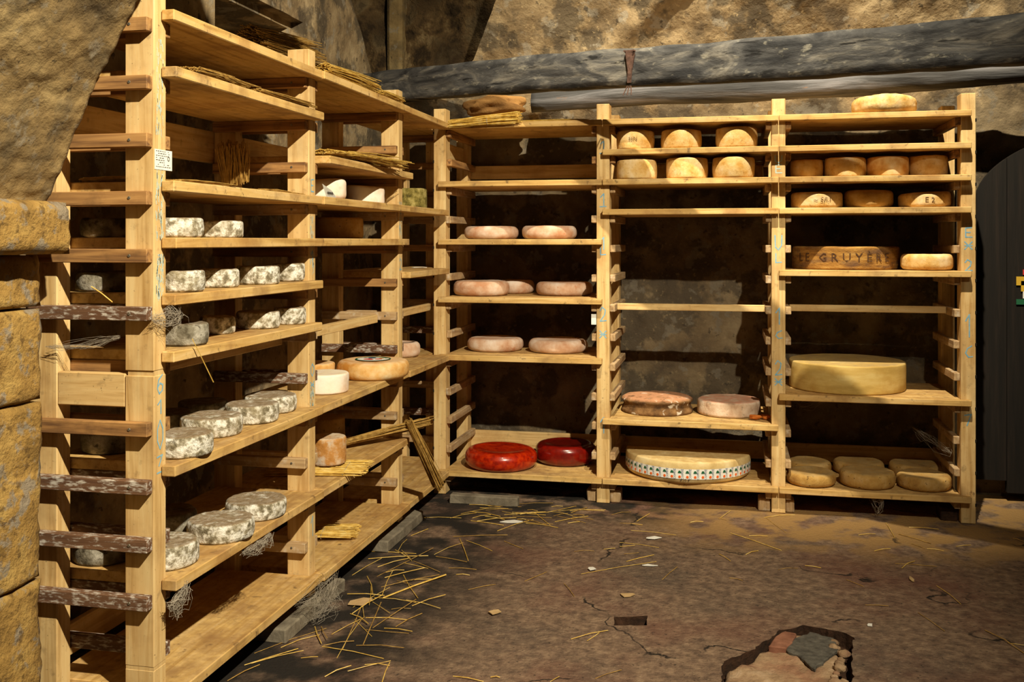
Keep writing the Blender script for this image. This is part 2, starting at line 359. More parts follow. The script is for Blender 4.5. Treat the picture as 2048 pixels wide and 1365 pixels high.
gp = ragged([(.238, 3.908), (.299, 3.985), (.385, 3.945), (.385, 3.826), (.31, 3.70), (.29, 3.648), (.246, 3.747), (.20, 3.80)], .015, .014, 3)
bm = bmesh.new(); prism(bm, gp, -.02, -.006, .003)
tag(link('concrete_fragment', bm, M['grey_concrete'], loc=(.3, 3.8, -.02)), 'flat dark grey concrete flake on the slab in the floor hole', 'rubble')
bm = bmesh.new(); prism(bm, ragged([(.135, 3.80), (.165, 3.90), (.205, 3.965), (.245, 3.95), (.225, 3.86), (.20, 3.80)], .02, .006, 8), -.03, .0, .004)
tag(link('brick_fragment', bm, M['brick'], loc=(.18, 3.88, -.03)), 'reddish brick fragment at the back edge of the floor hole', 'rubble')
rnd = random.Random(11)
for k in range(16):
    t = k/15; x = .372+rnd.uniform(-.03, .02)+.02*t; y = 3.36+t*.55+rnd.uniform(-.015, .015)
    r = rnd.uniform(.010, .022)
    tag(lump('pebble', x, y, -.02+r*.4, r*1.2, r, r*.8, M['rubble'], k, 2, .5), 'small loose rubble stone along the right rim of the floor hole', 'stone', 'rubble stones in the floor hole')
# ------------------------------------------------------------------ setting: stone walls
def sheet(name, f, nu, nv, mat, parent=None, smooth=True):
    """grid surface, f(u,v) -> point"""
    bm = bmesh.new(); vs = [[bm.verts.new(f(i/nu, j/nv)) for j in range(nv+1)] for i in range(nu+1)]
    for i in range(nu):
        for j in range(nv): bm.faces.new((vs[i][j], vs[i+1][j], vs[i+1][j+1], vs[i][j+1]))
    return link(name, bm, mat, parent, smooth)
def nz(p, s, o=0): return noise.noise(Vector(p)*s+Vector((o, o*2, o*3)))
def fr(p, s, o=0): return noise.fractal(Vector(p)*s+Vector((o, 0, 0)), .9, 2.1, 5)

# near pier of squared blocks on the left, with corbel and springing arch
JO = [0, .515, 1.034, 1.306, 1.462]
def block(y0, y1, z0, z1, x, seed, mat, depth=.35, amp=.013, rnd_=.013):
    bm = bmesh.new(); ny, nzv = 60, max(6, int((z1-z0)/.012)); 
    def P(u, v, back=False):
        y = y0+(y1-y0)*u; z = z0+(z1-z0)*v
        e = min((1-u)*(y1-y0), (z-z0), (z1-z)); rr = rnd_
        d = -rr*max(0, 1-e/rr)**2
        xx = x+d+amp*fr((y, z, seed), 6, seed)+.4*amp*nz((y, z, 0), 40, seed)
        return Vector((x-depth if back else xx, y+(.006*nz((z, seed, 0), 12) if u == 1 else 0), z))
    g = [[bm.verts.new(P(i/ny, j/nzv)) for j in range(nzv+1)] for i in range(ny+1)]
    b = [[bm.verts.new(P(i, j, True)) for j in (0, 1)] for i in (0, 1)]
    for i in range(ny):
        for j in range(nzv): bm.faces.new((g[i][j], g[i+1][j], g[i+1][j+1], g[i][j+1]))
    bm.faces.new([g[ny][j] for j in range(nzv+1)]+[b[1][1], b[1][0]])
    bm.faces.new([g[i][nzv] for i in range(ny, -1, -1)]+[b[0][1], b[1][1]][::1])
    bm.faces.new([g[i][0] for i in range(ny+1)]+[b[1][0], b[0][0]])
    bm.faces.new([g[0][j] for j in range(nzv, -1, -1)]+[b[0][0], b[0][1]])
    bm.faces.new([b[0][0], b[1][0], b[1][1], b[0][1]])
    bmesh.ops.recalc_face_normals(bm, faces=bm.faces)
    return bm
def merge(bms):
    out = bmesh.new()
    for b in bms:
        me = bpy.data.meshes.new('tmp'); b.to_mesh(me); b.free(); out.from_mesh(me); bpy.data.meshes.remove(me)
    return out
PX = -1.962
blocks = [block(1.0, 2.55, JO[i]+.004, JO[i+1]-.004, PX, i+1, None) for i in range(4)]
tag(link('wall_left_near', merge(blocks), M['ochre_stone'], smooth=True), 'yellow ochre squared stone pier at the left edge', kind='structure')
bm = merge([block(1.0, 2.55, 1.462, 1.612, -1.855, 12, None, depth=.45, amp=.008, rnd_=.03)])
tag(link('trim_1', bm, M['ochre_stone'], smooth=True), 'projecting yellow stone impost under the arch', kind='structure')
ARCH = [(-1.951, 1.612), (-1.916, 1.682), (-1.861, 1.793), (-1.811, 1.895), (-1.746, 2.024), (-1.646, 2.188), (-1.50, 2.40), (-1.30, 2.64), (-1.05, 2.87), (-.75, 3.06), (-.45, 3.18)]
def arch_pt(t):
    k = t*(len(ARCH)-1); i = min(int(k), len(ARCH)-2); a, b = ARCH[i], ARCH[i+1]; q = k-i
    return a[0]+(b[0]-a[0])*q, a[1]+(b[1]-a[1])*q
def arch_f(u, v):
    x, z = arch_pt(v); y = 1.35+1.2*min(u/.92, 1)
    d = .012*fr((x*1.5, y, z*1.5), 3.5, 3)+.006*nz((x, y, z), 26)+.006*math.sin((y*3+z)*16)*max(0, nz((x, y, z), 3, 5))
    off = 0 if u <= .92 else (u-.92)/.08*.5
    return Vector((x-.77*off-d*.8, y+(0 if off else 0), z+.64*off+d*.6))
tag(sheet('wall_left_arch', arch_f, 110, 150, M['brown_stone']), 'brown tooled stone arch springing over the left pier', kind='structure')

# left wall behind the left rack, with a dark niche
LW = -2.36
def left_wall():
    bms = []
    def f_panel(y0, y1, z0, z1, n1, n2, x=LW, edge=None):
        bm = bmesh.new()
        def P(i, j):
            z = z0+(z1-z0)*j/n2; yy1 = edge(z) if edge else y1; y = y0+(yy1-y0)*i/n1
            return (x+.02*fr((x, y, z), 2.5, 8), y, z)
        g = [[bm.verts.new(P(i, j)) for j in range(n2+1)] for i in range(n1+1)]
        for i in range(n1):
            for j in range(n2): bm.faces.new((g[i][j], g[i+1][j], g[i+1][j+1], g[i][j+1]))
        return bm
    edge = lambda z: 6.42-max(0, z-2.55)*.95
    bms.append(f_panel(2.3, 6.42, -.05, 2.42, 60, 36, edge=edge))
    bms.append(f_panel(2.3, 4.24, 2.42, 4.6, 30, 40))
    bms.append(f_panel(5.22, 6.42, 2.42, 4.6, 24, 40, edge=edge))
    bms.append(f_panel(4.24, 5.22, 2.73, 4.6, 16, 30))
    b = bmesh.new()   # stepped reveals
    box(b, LW-.6, LW+.01, 4.18, 4.24, 2.42, 2.79); box(b, LW-.06, LW+.01, 5.22, 5.28, 2.42, 2.79); box(b, LW-.06, LW+.01, 4.24, 5.22, 2.73, 2.79)
    box(b, LW-.6, LW-.06, 5.17, 5.24, 2.42, 2.76); box(b, LW-.6, LW-.06, 4.24, 5.17, 2.69, 2.76)
    box(b, LW-.6, LW+.0, 4.24, 5.22, 2.36, 2.42); box(b, LW-.65, LW-.6, 4.18, 5.28, 2.36, 2.79)
    bms.append(b)
    b = bmesh.new()   # thickness at the slanting far edge
    vs = []
    for k in range(12):
        z = -.05+k*4.65/11; y = edge(z); vs.append((b.verts.new((LW, y, z)), b.verts.new((LW-.8, y+.1, z))))
    for A, B in zip(vs, vs[1:]): b.faces.new((A[0], A[1], B[1], B[0]))
    bms.append(b)
    return merge(bms)
tag(link('wall_left', left_wall(), M['plaster'], smooth=False), 'rough stone side wall with a dark niche behind the left rack', kind='structure')

# back wall: lower dark zone and leaning plaster haunch above
def back_f(u, v):
    z = -.05+v*4.2
    xl = -2.36 if z < 2.42 else (-2.36+(z-2.42)*3.0 if z < 2.66 else -1.64+(z-2.66)*.55)
    x = xl+u*(3.6-xl)
    lean = max(0, z-2.3)**1.6*.42
    ridge = .05*math.exp(-((x+.9-(z-2.6)*1.3)/.12)**2)*(1 if z > 2.3 else 0)
    y = 6.36-lean-ridge+.035*fr((x, z, 0), 1.6, 2)+.012*nz((x, z, 0), 12)
    return Vector((x, min(y, 6.42), z))
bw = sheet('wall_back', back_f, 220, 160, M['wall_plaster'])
bm = bmesh.new(); prev = None     # return of the haunch into the recess
for k in range(30):
    z = 2.3+1.85*k/29; p = back_f(0, (z+.05)/4.2); cur = (bm.verts.new(p), bm.verts.new((p.x+.05, 7.1, z)))
    if prev: bm.faces.new((prev[0], cur[0], cur[1], prev[1]))
    prev = cur
tag(link('wall_back_return', bm, M['rough_masonry']), 'rough broken side of the vault haunch', kind='structure')
tag(bw, 'rough plastered cellar back wall leaning into the vault', kind='structure')
# recessed corner left of the haunch
tag(sheet('wall_back_recess', lambda u, v: Vector((-3.4+u*2.4, 6.95+.10*fr((u*3, v*2, 0), 2, 4), 2.0+v*2.2)), 60, 50, M['rough_masonry']), 'dark rough masonry recess in the corner', kind='structure')
bm = bmesh.new()
prism(bm, [(-2.44, 6.87), (-2.33, 6.87), (-2.30, 7.1), (-2.47, 7.1)], 2.0, 4.2, .02)
tag(link('trim_2', bm, M['brown_stone']), 'pale vertical stone rib in the corner recess', kind='structure')
tag(sheet('wall_right', lambda u, v: Vector((3.6+.05*fr((u*6, v*4, 0), 1.5, 5), -1.4+u*8, -.05+v*4.7)), 40, 24, M['dark_wall']), 'dark stone wall on the right', kind='structure')

# dark arched door on the right
def door():
    d = empty('door_1', (2.2, 6.2, 0)); tag(d, 'dark arched wooden door beside the right rack', kind='structure')
    xs = [1.39+i*.162 for i in range(11)]
    for i in range(10):
        bm = bmesh.new(); x0, x1 = xs[i]+.002, xs[i+1]-.002; lo = .05 if i > 0 else .12
        top = lambda x: 1.70+.45*math.sqrt(max(0, 1-((x-2.2)/.82)**2))
        pts = [(x0, lo)]+[(x1, lo)]+[(x1+(x0-x1)*k/6, top(x1+(x0-x1)*k/6)) for k in range(7)]
        f = [bm.verts.new((x, 6.20, z)) for x, z in pts]; b = [bm.verts.new((x, 6.25, z)) for x, z in pts]
        bm.faces.new(f); bm.faces.new(b[::-1]); n = len(pts)
        for k in range(n): bm.faces.new((f[k], b[k], b[(k+1) % n], f[(k+1) % n]))
        bmesh.ops.recalc_face_normals(bm, faces=bm.faces)
        link('plank', bm, M['door_wood'], d, loc=(x0, 6.2, lo))
door()
bm = bmesh.new()
for (x, z, w, h) in ((1.625, 1.27, .05, .05), (1.65, 1.24, .05, .06)): box(bm, x-w/2, x+w/2, 6.192, 6.196, z-h/2, z+h/2)
s = link('torn_sticker', bm, M['yellow'], loc=(1.64, 6.192, 1.2)); tag(s, 'torn yellow and pink sticker on the dark arched door', 'sticker')
for (x, z, w, h, m) in ((1.65, 1.32, .03, .03, 'red'), (1.63, 1.15, .06, .03, 'green'), (1.655, 1.19, .04, .04, 'paper')):
    bm = bmesh.new(); box(bm, x-w/2, x+w/2, 6.192, 6.197, z-h/2, z+h/2); link('sticker_patch', bm, M[m], s, loc=(x, 6.192, z))

# ------------------------------------------------------------------ racks
ZT = lambda k: .15+.17*k
TH = .033
LF = [2.64, 3.745, 4.853, 5.96]; LX = -1.66
RF = [-1.721, -.749, .221, 1.194]; RY = 5.67
RW = .074; LWD = .064

def strokes(bm, lines, org, ux, uz, w=.006):
    """painted strokes: polylines in local (a,b) metres"""
    org, ux, uz = Vector(org), Vector(ux), Vector(uz); nrm = ux.cross(uz)
    k = 0
    for ln in lines:
        for (a, b), (c_, d) in zip(ln, ln[1:]):
            p, q = org+ux*a+uz*b, org+ux*c_+uz*d; t = (q-p)
            if t.length < 1e-5: continue
            t.normalize(); s = nrm.cross(t).normalized()*w/2; k += 1
            off = nrm*(.0006+.00005*(k % 7))
            q = q+t*w*.3; p = p-t*w*.3
            bm.faces.new([bm.verts.new(v+off) for v in (p-s, q-s, q+s, p+s)])
G = {  # digits and marks in a 1x1 cell
 '6': [[(.8, 1), (.3, .75), (.15, .3), (.4, 0), (.8, .15), (.85, .45), (.5, .55), (.2, .35)]],
 '1': [[(.2, .7), (.6, 1), (.6, 0)]], '0': [[(.5, 1), (.15, .7), (.15, .3), (.5, 0), (.85, .3), (.85, .7), (.5, 1)]],
 '2': [[(.15, .75), (.4, 1), (.8, .8), (.7, .45), (.15, 0), (.9, .05)]],
 'L': [[(.2, 1), (.2, 0), (.85, .05)]], '-': [[(.1, .5), (.9, .55)]], 'c': [[(.85, .9), (.4, .7), (.2, .35), (.5, .05), (.95, .1)]],
 'E': [[(.85, 1), (.2, .95), (.2, 0), (.9, 0)], [(.2, .5), (.7, .5)]], '7': [[(.1, .9), (.8, 1), (.35, 0)]],
 'u': [[(.1, 1), (.15, .2), (.5, 0), (.85, .3), (.9, 1)]], 'x': [[(.1, .1), (.9, .9)], [(.1, .9), (.9, .1)], [(.1, .5), (.9, .5)]],
}
def glyph(ch, a, b, w, h): return [[(a+x*w, b+y*h) for x, y in ln] for ln in G[ch]]

def left_rack():
    r = empty('cheese_rack', (LX-.2, 4.3, 0))
    tag(r, 'long pine slatted rack standing along the left wall', 'rack', 'pine cheese racks')
    posts = []
    for i, y in enumerate(LF):
        fx = LX if i < 3 else -1.765
        base = .0 if i in (0, 3) else .058
        for back in (0, 1):
            bm = bmesh.new(); x1 = fx if not back else -1.985
            if i == 0 and not back:
                box(bm, x1-.095, x1, y, y+LWD, 0, .23, .002); box(bm, x1-.093, x1-.001, y+.001, y+LWD, .23, .24)
                box(bm, x1-.095, x1, y, y+LWD, .24, 1.10, .002); box(bm, x1-.088, x1-.002, y+.004, y+LWD, 1.10, 1.115)
                box(bm, x1-.095, x1, y, y+LWD, 1.115, 2.46, .002)
            else:
                box(bm, x1-.095, x1, y, y+LWD, base if not back else 0, (2.46 if i == 0 else 2.275), .003)
            p = link('rear_post' if back else 'front_post', bm, M['pine_z'], r, loc=(x1-.05, y+.03, base))
            if not back: posts.append(p)
        for side in (0, 1):
            if i == 3 and side: continue
            for k in range(13):
                if i == 0 and side == 0 and k in (0, 1, 6): continue
                zt = ZT(k)-TH-.001; yy = (y-.031, y-.001) if side == 0 else (y+LWD+.001, y+LWD+.031)
                bm = bmesh.new(); box(bm, -2.07, fx-.004, yy[0], yy[1], zt-.041, zt, .002)
                kind = 'mould' if (k in (1, 2, 3, 4, 7) and i == 0) or (k in (2, 5) and i > 0) else ('brown' if k >= 10 or i == 0 or (i*3+k) % 3 else 'pale')
                if i > 0 and k < 2: kind = 'pale'
                c = link('cleat', bm, M['cleat_%s_x' % kind], r, loc=(-1.87, yy[0], zt-.04))
                if side == 0 and i < 3:
                    bm = bmesh.new(); bmesh.ops.create_cone(bm, cap_ends=True, segments=10, radius1=.005, radius2=.004, depth=.002,
                        matrix=Matrix.Translation((fx-.062, yy[0]-.001, zt-.02)) @ Matrix.Rotation(math.radians(90), 4, 'X'))
                    s = link('screw', bm, M['screw']); s.parent = c; s.location = -c.location-r.location
    bm = bmesh.new(); box(bm, -1.985, LX-.097, 2.642, 2.672, 1.005, 1.105, .003); link('side_board', bm, M['pine_x'], r, loc=(-1.87, 2.65, 1.0))
    for (z0, z1) in ((1.82, 1.95), (.16, .26)):
        for a, b in ((2.66, 4.0), (4.01, 6.02)):
            bm = bmesh.new(); box(bm, -2.105, -2.082, a, b, z0, z1, .002); link('rear_rail', bm, M['pine_y'], r, loc=(-2.09, a, z0))
    for i in range(3):
        bm = bmesh.new(); box(bm, -1.80, -1.76, LF[i]+LWD+.033, LF[i+1]-.033, 1.082, 1.122, .002); link('front_rail', bm, M['pine_y'], r, loc=(-1.78, LF[i]+.1, 1.08))
    # chalk marks on the aisle faces: (post, text, z, mat)
    for pi, marks in ((0, (('6', 1.045, .055), ('1', .985, .04), ('0', .88, .085), ('7', .83, .03), ('-', .80, .02))),
                      (1, (('E', 1.70, .05), ('1', 1.40, .06), ('0', .95, .05), ('x', .90, .03), ('1', .30, .08))),
                      (2, (('2', 1.35, .06), ('1', .5, .06)))):
        for ch, z, h in marks:
            bm = bmesh.new(); strokes(bm, glyph(ch, .012, 0, .04, h), (LX, LF[pi], z), (0, 1, 0), (0, 0, 1), .005)
            m = link('chalk_mark', bm, M['chalk']); m.parent = posts[pi]; m.location = -posts[pi].location-r.location
    rnd = random.Random(5)
    for pi, z0, z1 in ((0, 1.50, 1.72), (0, 1.80, 2.10), (0, 1.32, 1.46), (1, 1.36, 1.60), (1, .76, .90), (2, 1.5, 1.7)):
        bm = bmesh.new()     # pale blue smears of rubbed chalk
        for k in range(60):
            a, b = rnd.uniform(.01, .05), rnd.uniform(0, z1-z0); l = rnd.uniform(.01, .03)
            strokes(bm, [[(a, b), (a+rnd.uniform(-.004, .004), min(b+l, z1-z0))]], (LX, LF[pi], z0), (0, 1, 0), (0, 0, 1), rnd.uniform(.001, .0035))
        m = link('chalk_smear', bm, M['pale_chalk']); m.parent = posts[pi]; m.location = -posts[pi].location-r.location
    # printed paper label on first post, small torn one on the second
    bm = bmesh.new(); box(bm, LX+.0005, LX+.0015, 2.642, 2.735, 1.712, 1.772)
    s = link('paper_label', bm, M['paper']); s.parent = posts[0]; s.location = -posts[0].location-r.location
    tag(s, 'white printed label')
    bm = bmesh.new(); rnd = random.Random(7)
    for row in range(8):
        a = .006
        while a < .075:
            w = rnd.uniform(.003, .010)
            if rnd.random() < .7 and not (.05 < a < .075 and 2 < row < 6): strokes(bm, [[(a, .055-row*.0066), (a+w, .055-row*.0066)]], (LX+.0016, 2.642, 1.712), (0, 1, 0), (0, 0, 1), .0016)
            a += w+.004
    strokes(bm, glyph('0', .066, .028, .014, .014), (LX+.0016, 2.642, 1.712), (0, 1, 0), (0, 0, 1), .002)
    q = link('print', bm, M['ink']); q.parent = s; q.location = -s.location-posts[0].location-r.location
    return r
rackL = left_rack()

def right_rack():
    r = empty('cheese_rack', (-.2, RY+.3, 0))
    tag(r, 'three-bay pine rack standing against the back wall', 'rack', 'pine cheese racks')
    posts = []
    for i, x in enumerate(RF):
        for back in (0, 1):
            bm = bmesh.new(); y0 = RY if not back else 6.175
            box(bm, x, x+RW, y0, y0+.095, 0, 2.283, .003)
            p = link('rear_post' if back else 'front_post', bm, M['pine_z'], r, loc=(x+.03, y0+.04, 0))
            if not back: posts.append(p)
        for side in (0, 1):
            if (i == 0 and side == 0) or (i == 3 and side == 1): continue
            for k in range(13):
                zt = ZT(k)-TH-.001; xx = (x-.031, x-.001) if side == 0 else (x+RW+.001, x+RW+.031)
                y1 = 6.26
                bm = bmesh.new(); box(bm, xx[0], xx[1], RY+.003+.01*((k*7+i*3) % 3), y1, zt-.042, zt, .003)
                kind = 'pale' if k < 11 else 'brown'
                link('cleat', bm, M['cleat_%s_y' % kind], r, loc=(xx[0], 5.95, zt-.04))
    for (z0, z1) in ((.165, .27), (1.90, 1.985)):
        bm = bmesh.new(); box(bm, RF[0], RF[3]+RW, 6.272, 6.295, z0, z1, .002); link('rear_rail', bm, M['pine_x'], r, loc=(0, 6.28, z0))
    bm = bmesh.new(); box(bm, RF[0]+.03, RF[0]+.05, RY+.1, 6.17, 2.0, 2.09, .002); link('side_board', bm, M['pine_y'], r, loc=(RF[0]+.04, 5.9, 2.0))
    for a, b, y in ((RF[1]+RW+.033, RF[2]-.033, RY+.10), (RF[2]+RW+.033, RF[3]-.033, RY+.20)):
        bm = bmesh.new(); box(bm, a, b, y, y+.04, 1.10, 1.137, .002); link('front_rail', bm, M['pine_x'], r, loc=(a, y, 1.1))
    # saw kerfs at every level, outer edges
    for i in (0, 3):
        bm = bmesh.new(); xx = RF[i] if i == 0 else RF[i]+RW
        for k in range(13):
            z = ZT(k)-.05; box(bm, xx-.004, xx+.004, RY-.0008, RY+.02, z-.008, z+.008)
        m = link('notch', bm, M['door_wood']); m.parent = posts[i]; m.location = -posts[i].location-r.location; tag(m, kind='stuff')
    for pi, marks in ((1, (('1', 2.02, .05), ('-', 1.985, .03), ('1', 1.70, .07), ('-', 1.68, .03), ('1', 1.45, .07), ('L', 1.42, .04), ('2', 1.04, .08), ('x', .94, .05), ('1', .40, .09))),
                      (2, (('u', 1.93, .04), ('E', 1.875, .045), ('u', 1.45, .08), ('L', 1.38, .05), ('1', 1.04, .09), ('c', .96, .05), ('2', .76, .08), ('x', .70, .045))),
                      (3, (('E', 1.52, .05), ('x', 1.45, .05), ('2', 1.34, .06), ('1', .99, .12), ('c', .88, .07), ('7', .52, .06)))):
        for ch, z, h in marks:
            bm = bmesh.new(); strokes(bm, glyph(ch, .014, 0, .046, h), (RF[pi], RY, z), (1, 0, 0), (0, 0, 1), .006)
            m = link('chalk_mark', bm, M['chalk' if z < 1.8 or pi == 1 else 'pale_chalk']); m.parent = posts[pi]; m.location = -posts[pi].location-r.location
    bm = bmesh.new(); box(bm, RF[1]-.03, RF[1]-.0015, RY-.0015, RY-.0005, 1.02, 1.08)
    s = link('paper_label', bm, M['paper']); s.parent = posts[1]; s.location = -posts[1].location-r.location; tag(s, 'small white label')
    return r
rackR = right_rack()

ORD = {0: 'bottom', 1: 'first', 2: 'second lowest', 3: 'low', 4: 'knee-high', 6: 'waist-high', 7: 'chest-high', 8: 'eye-level', 9: 'shoulder-high', 10: 'third from top', 11: 'second from top', 12: 'topmost'}
def lboard(i, k, label, dx=0.0, lip=True):
    y0, y1 = LF[i]+LWD+.002, LF[i+1]-.002; xf = LX+.045+dx; xb = -2.06; xi = LX+.003
    if i < 2:
        a, b = (LF[i]+.034, LF[i+1]+.031) if lip else (y0+.01, LF[i+1]+.06)
        pts = [(xb, y0), (xi, y0), (xi, a), (xf, a), (xf, b), (xi, b), (xi, y1), (xb, y1)] if lip else [(xb, a), (xf, a), (xf, b), (xi, b), (xi, y1), (xb, y1)]
    else:
        a = LF[i]+.034; pts = [(xb, y0), (xi, y0), (xi, a), (xf, a), (xf, 5.615), (-1.735, 5.615), (-1.735, 5.955), (xb, 5.955)]
    bm = bmesh.new(); prism(bm, pts, ZT(k)-TH, ZT(k), .003)
    tag(link('shelf_board', bm, M['board_y'], loc=(-1.85, (y0+y1)/2, ZT(k)-TH)), label, 'shelf', 'shelf boards of the left rack')
BAYL = ['near', 'middle', 'far']
LLAB = {
 (0, 12): 'topmost shelf board in the near bay of the left rack, straw sheaf at its end',
 (0, 11): 'second shelf board from the top, near bay of left rack, strewn with straw',
 (0, 9): 'straw-littered board just above the two eye-level grey cheeses in the near left bay',
 (0, 8): 'board carrying the two eye-level grey mouldy cheeses in the near left bay',
 (0, 7): 'board carrying the upper row of four grey mouldy cheeses in the near left bay',
 (0, 6): 'cobwebbed board carrying the lower row of four small grey cheeses, near left bay',
 (0, 4): 'board with a staggered row of four flat grey wheels, near left bay',
 (0, 2): 'board with the three lowest grey wheels, near left bay',
 (0, 0): 'bare stained bottom board of the near bay of the left rack',
 (1, 12): 'topmost shelf board in the middle bay of the left rack, straw along its edge',
 (1, 10): 'shelf board jutting out under loose golden straw, middle bay of the left rack',
 (1, 9): 'board carrying the two upper pale pink cheeses, middle bay of the left rack',
 (1, 8): 'board under the single shaded brown cheese, middle bay of the left rack',
 (1, 4): 'board carrying the big labelled wheel, middle bay of the left rack',
 (1, 2): 'board carrying the tall cheese and folded straw, middle bay of the left rack',
 (1, 0): 'bottom board of the middle bay of the left rack with a straw mat on it',
 (2, 12): 'topmost shelf board in the far corner bay of the left rack',
 (2, 9): 'board under the mossy cheese in the far corner bay of the left rack',
 (2, 7): 'board with white crumbs in the far corner bay of the left rack',
 (2, 4): 'board with one pinkish cheese in the far corner bay of the left rack',
 (2, 0): 'bare bottom board in the far corner bay of the left rack',
}
for (i, k), lab in LLAB.items():
    lboard(i, k, lab, .015 if (i, k) == (1, 10) else (.004*((i*5+k) % 3)), lip=(i, k) != (1, 10))

def rboard(i, k, label):
    x0, x1 = RF[i]+RW+.002, RF[i+1]-.002; yf = RY-.045; yb = 6.255; yi = RY-.003
    a, b = RF[i]+RW/2+.002, RF[i+1]+(RW/2-.002 if i < 2 else RW*.6)
    pts = [(x0, yb), (x0, yi), (a, yi), (a, yf), (b, yf), (b, yi), (x1, yi), (x1, yb)]
    bm = bmesh.new(); prism(bm, pts, ZT(k)-TH, ZT(k), .003)
    tag(link('shelf_board', bm, M['board_x'], loc=((x0+x1)/2, 5.95, ZT(k)-TH)), label, 'shelf', 'shelf boards of the right rack')
RLAB = {
 (0, 12): 'topmost board in the left bay of the back rack, straw sheaf on its left corner',
 (0, 10): 'bare second board from the top in the left bay of the back rack',
 (0, 8): 'board carrying the two upper pale cheeses, left bay of the back rack',
 (0, 6): 'board carrying three pinkish cheeses, left bay of the back rack',
 (0, 4): 'board above the red cheeses carrying two pale wheels, left bay of the back rack',
 (0, 0): 'bottom board under the two red waxed cheeses',
 (1, 12): 'topmost bare board in the middle bay of the back rack',
 (1, 11): 'board carrying the uppermost three golden cheeses, middle bay of the back rack',
 (1, 10): 'board carrying the second row of golden cheeses, middle bay of the back rack',
 (1, 9): 'bare board below the two rows of golden cheeses, middle bay of the back rack',
 (1, 2): 'board carrying two wide ruddy wheels and orange crumbs, middle bay of the back rack',
 (1, 0): 'bottom board under the banded half wheel',
 (2, 12): 'topmost board in the right bay of the back rack, one cheese on it',
 (2, 11): 'bare second board from the top in the right bay of the back rack',
 (2, 10): 'board carrying a row of four drum cheeses, right bay of the back rack',
 (2, 9): 'board carrying three stamped cheeses, right bay of the back rack',
 (2, 7): 'board under the branded brown wheel, right bay of the back rack',
 (2, 3): 'board under the very large yellow wheel, right bay of the back rack',
 (2, 0): 'bottom board carrying six small speckled cheeses, right bay of the back rack',
}
for (i, k), lab in RLAB.items(): rboard(i, k, lab)

# ------------------------------------------------------------------ blocks under the racks
def slab(name, x0, x1, y0, y1, z0, z1, mat, label, cat='block', group=None):
    bm = bmesh.new(); box(bm, x0, x1, y0, y1, z0, z1, .006)
    bmesh.ops.subdivide_edges(bm, edges=[e for e in bm.edges if e.calc_length() > .1], cuts=5)
    for v in bm.verts: v.co += Vector((nz(v.co, 15), nz(v.co, 15, 3), nz(v.co, 15, 6)*.4))*.006
    return tag(link(name, bm, mat, loc=((x0+x1)/2, (y0+y1)/2, z0)), label, cat, group)
slab('plinth_block', -1.75, -1.615, 3.44, 4.02, -.004, .052, M['grey_block'], 'long grey plinth block under the second post of the left rack', group='blocks under the racks')
slab('plinth_block', -1.76, -1.61, 4.55, 5.12, -.004, .052, M['grey_block'], 'long grey plinth block under the third post of the left rack', group='blocks under the racks')
slab('wooden_stick', -1.57, -1.17, 5.48, 5.54, -.004, .05, M['grey_block'], 'grey squared stick lying on the floor below the red cheeses', 'stick')
slab('wedge_block', RF[1]-.06, RF[1]-.003, 5.70, 5.80, -.004, .068, M['cleat_pale_z'], 'left wooden block beside the foot of the post right of the red cheeses', group='blocks under the racks')
slab('wedge_block', RF[1]+RW+.004, RF[1]+RW+.06, 5.70, 5.80, -.004, .068, M['cleat_pale_z'], 'right wooden block beside the foot of the post right of the red cheeses', group='blocks under the racks')
slab('wedge_block', RF[2]-.07, RF[2]-.004, 5.70, 5.80, -.004, .068, M['cleat_pale_z'], 'left wooden block beside the foot of the post right of the banded half wheel', group='blocks under the racks')
slab('wedge_block', RF[2]+RW+.004, RF[2]+RW+.05, 5.70, 5.80, -.004, .068, M['cleat_pale_z'], 'right wooden block beside the foot of the post right of the banded half wheel', group='blocks under the racks')
slab('wedge_block', RF[3]-.09, RF[3]-.004, 5.71, 5.85, -.004, .066, M['dark_earth'], 'dark block beside the foot of the rightmost post', group='blocks under the racks')

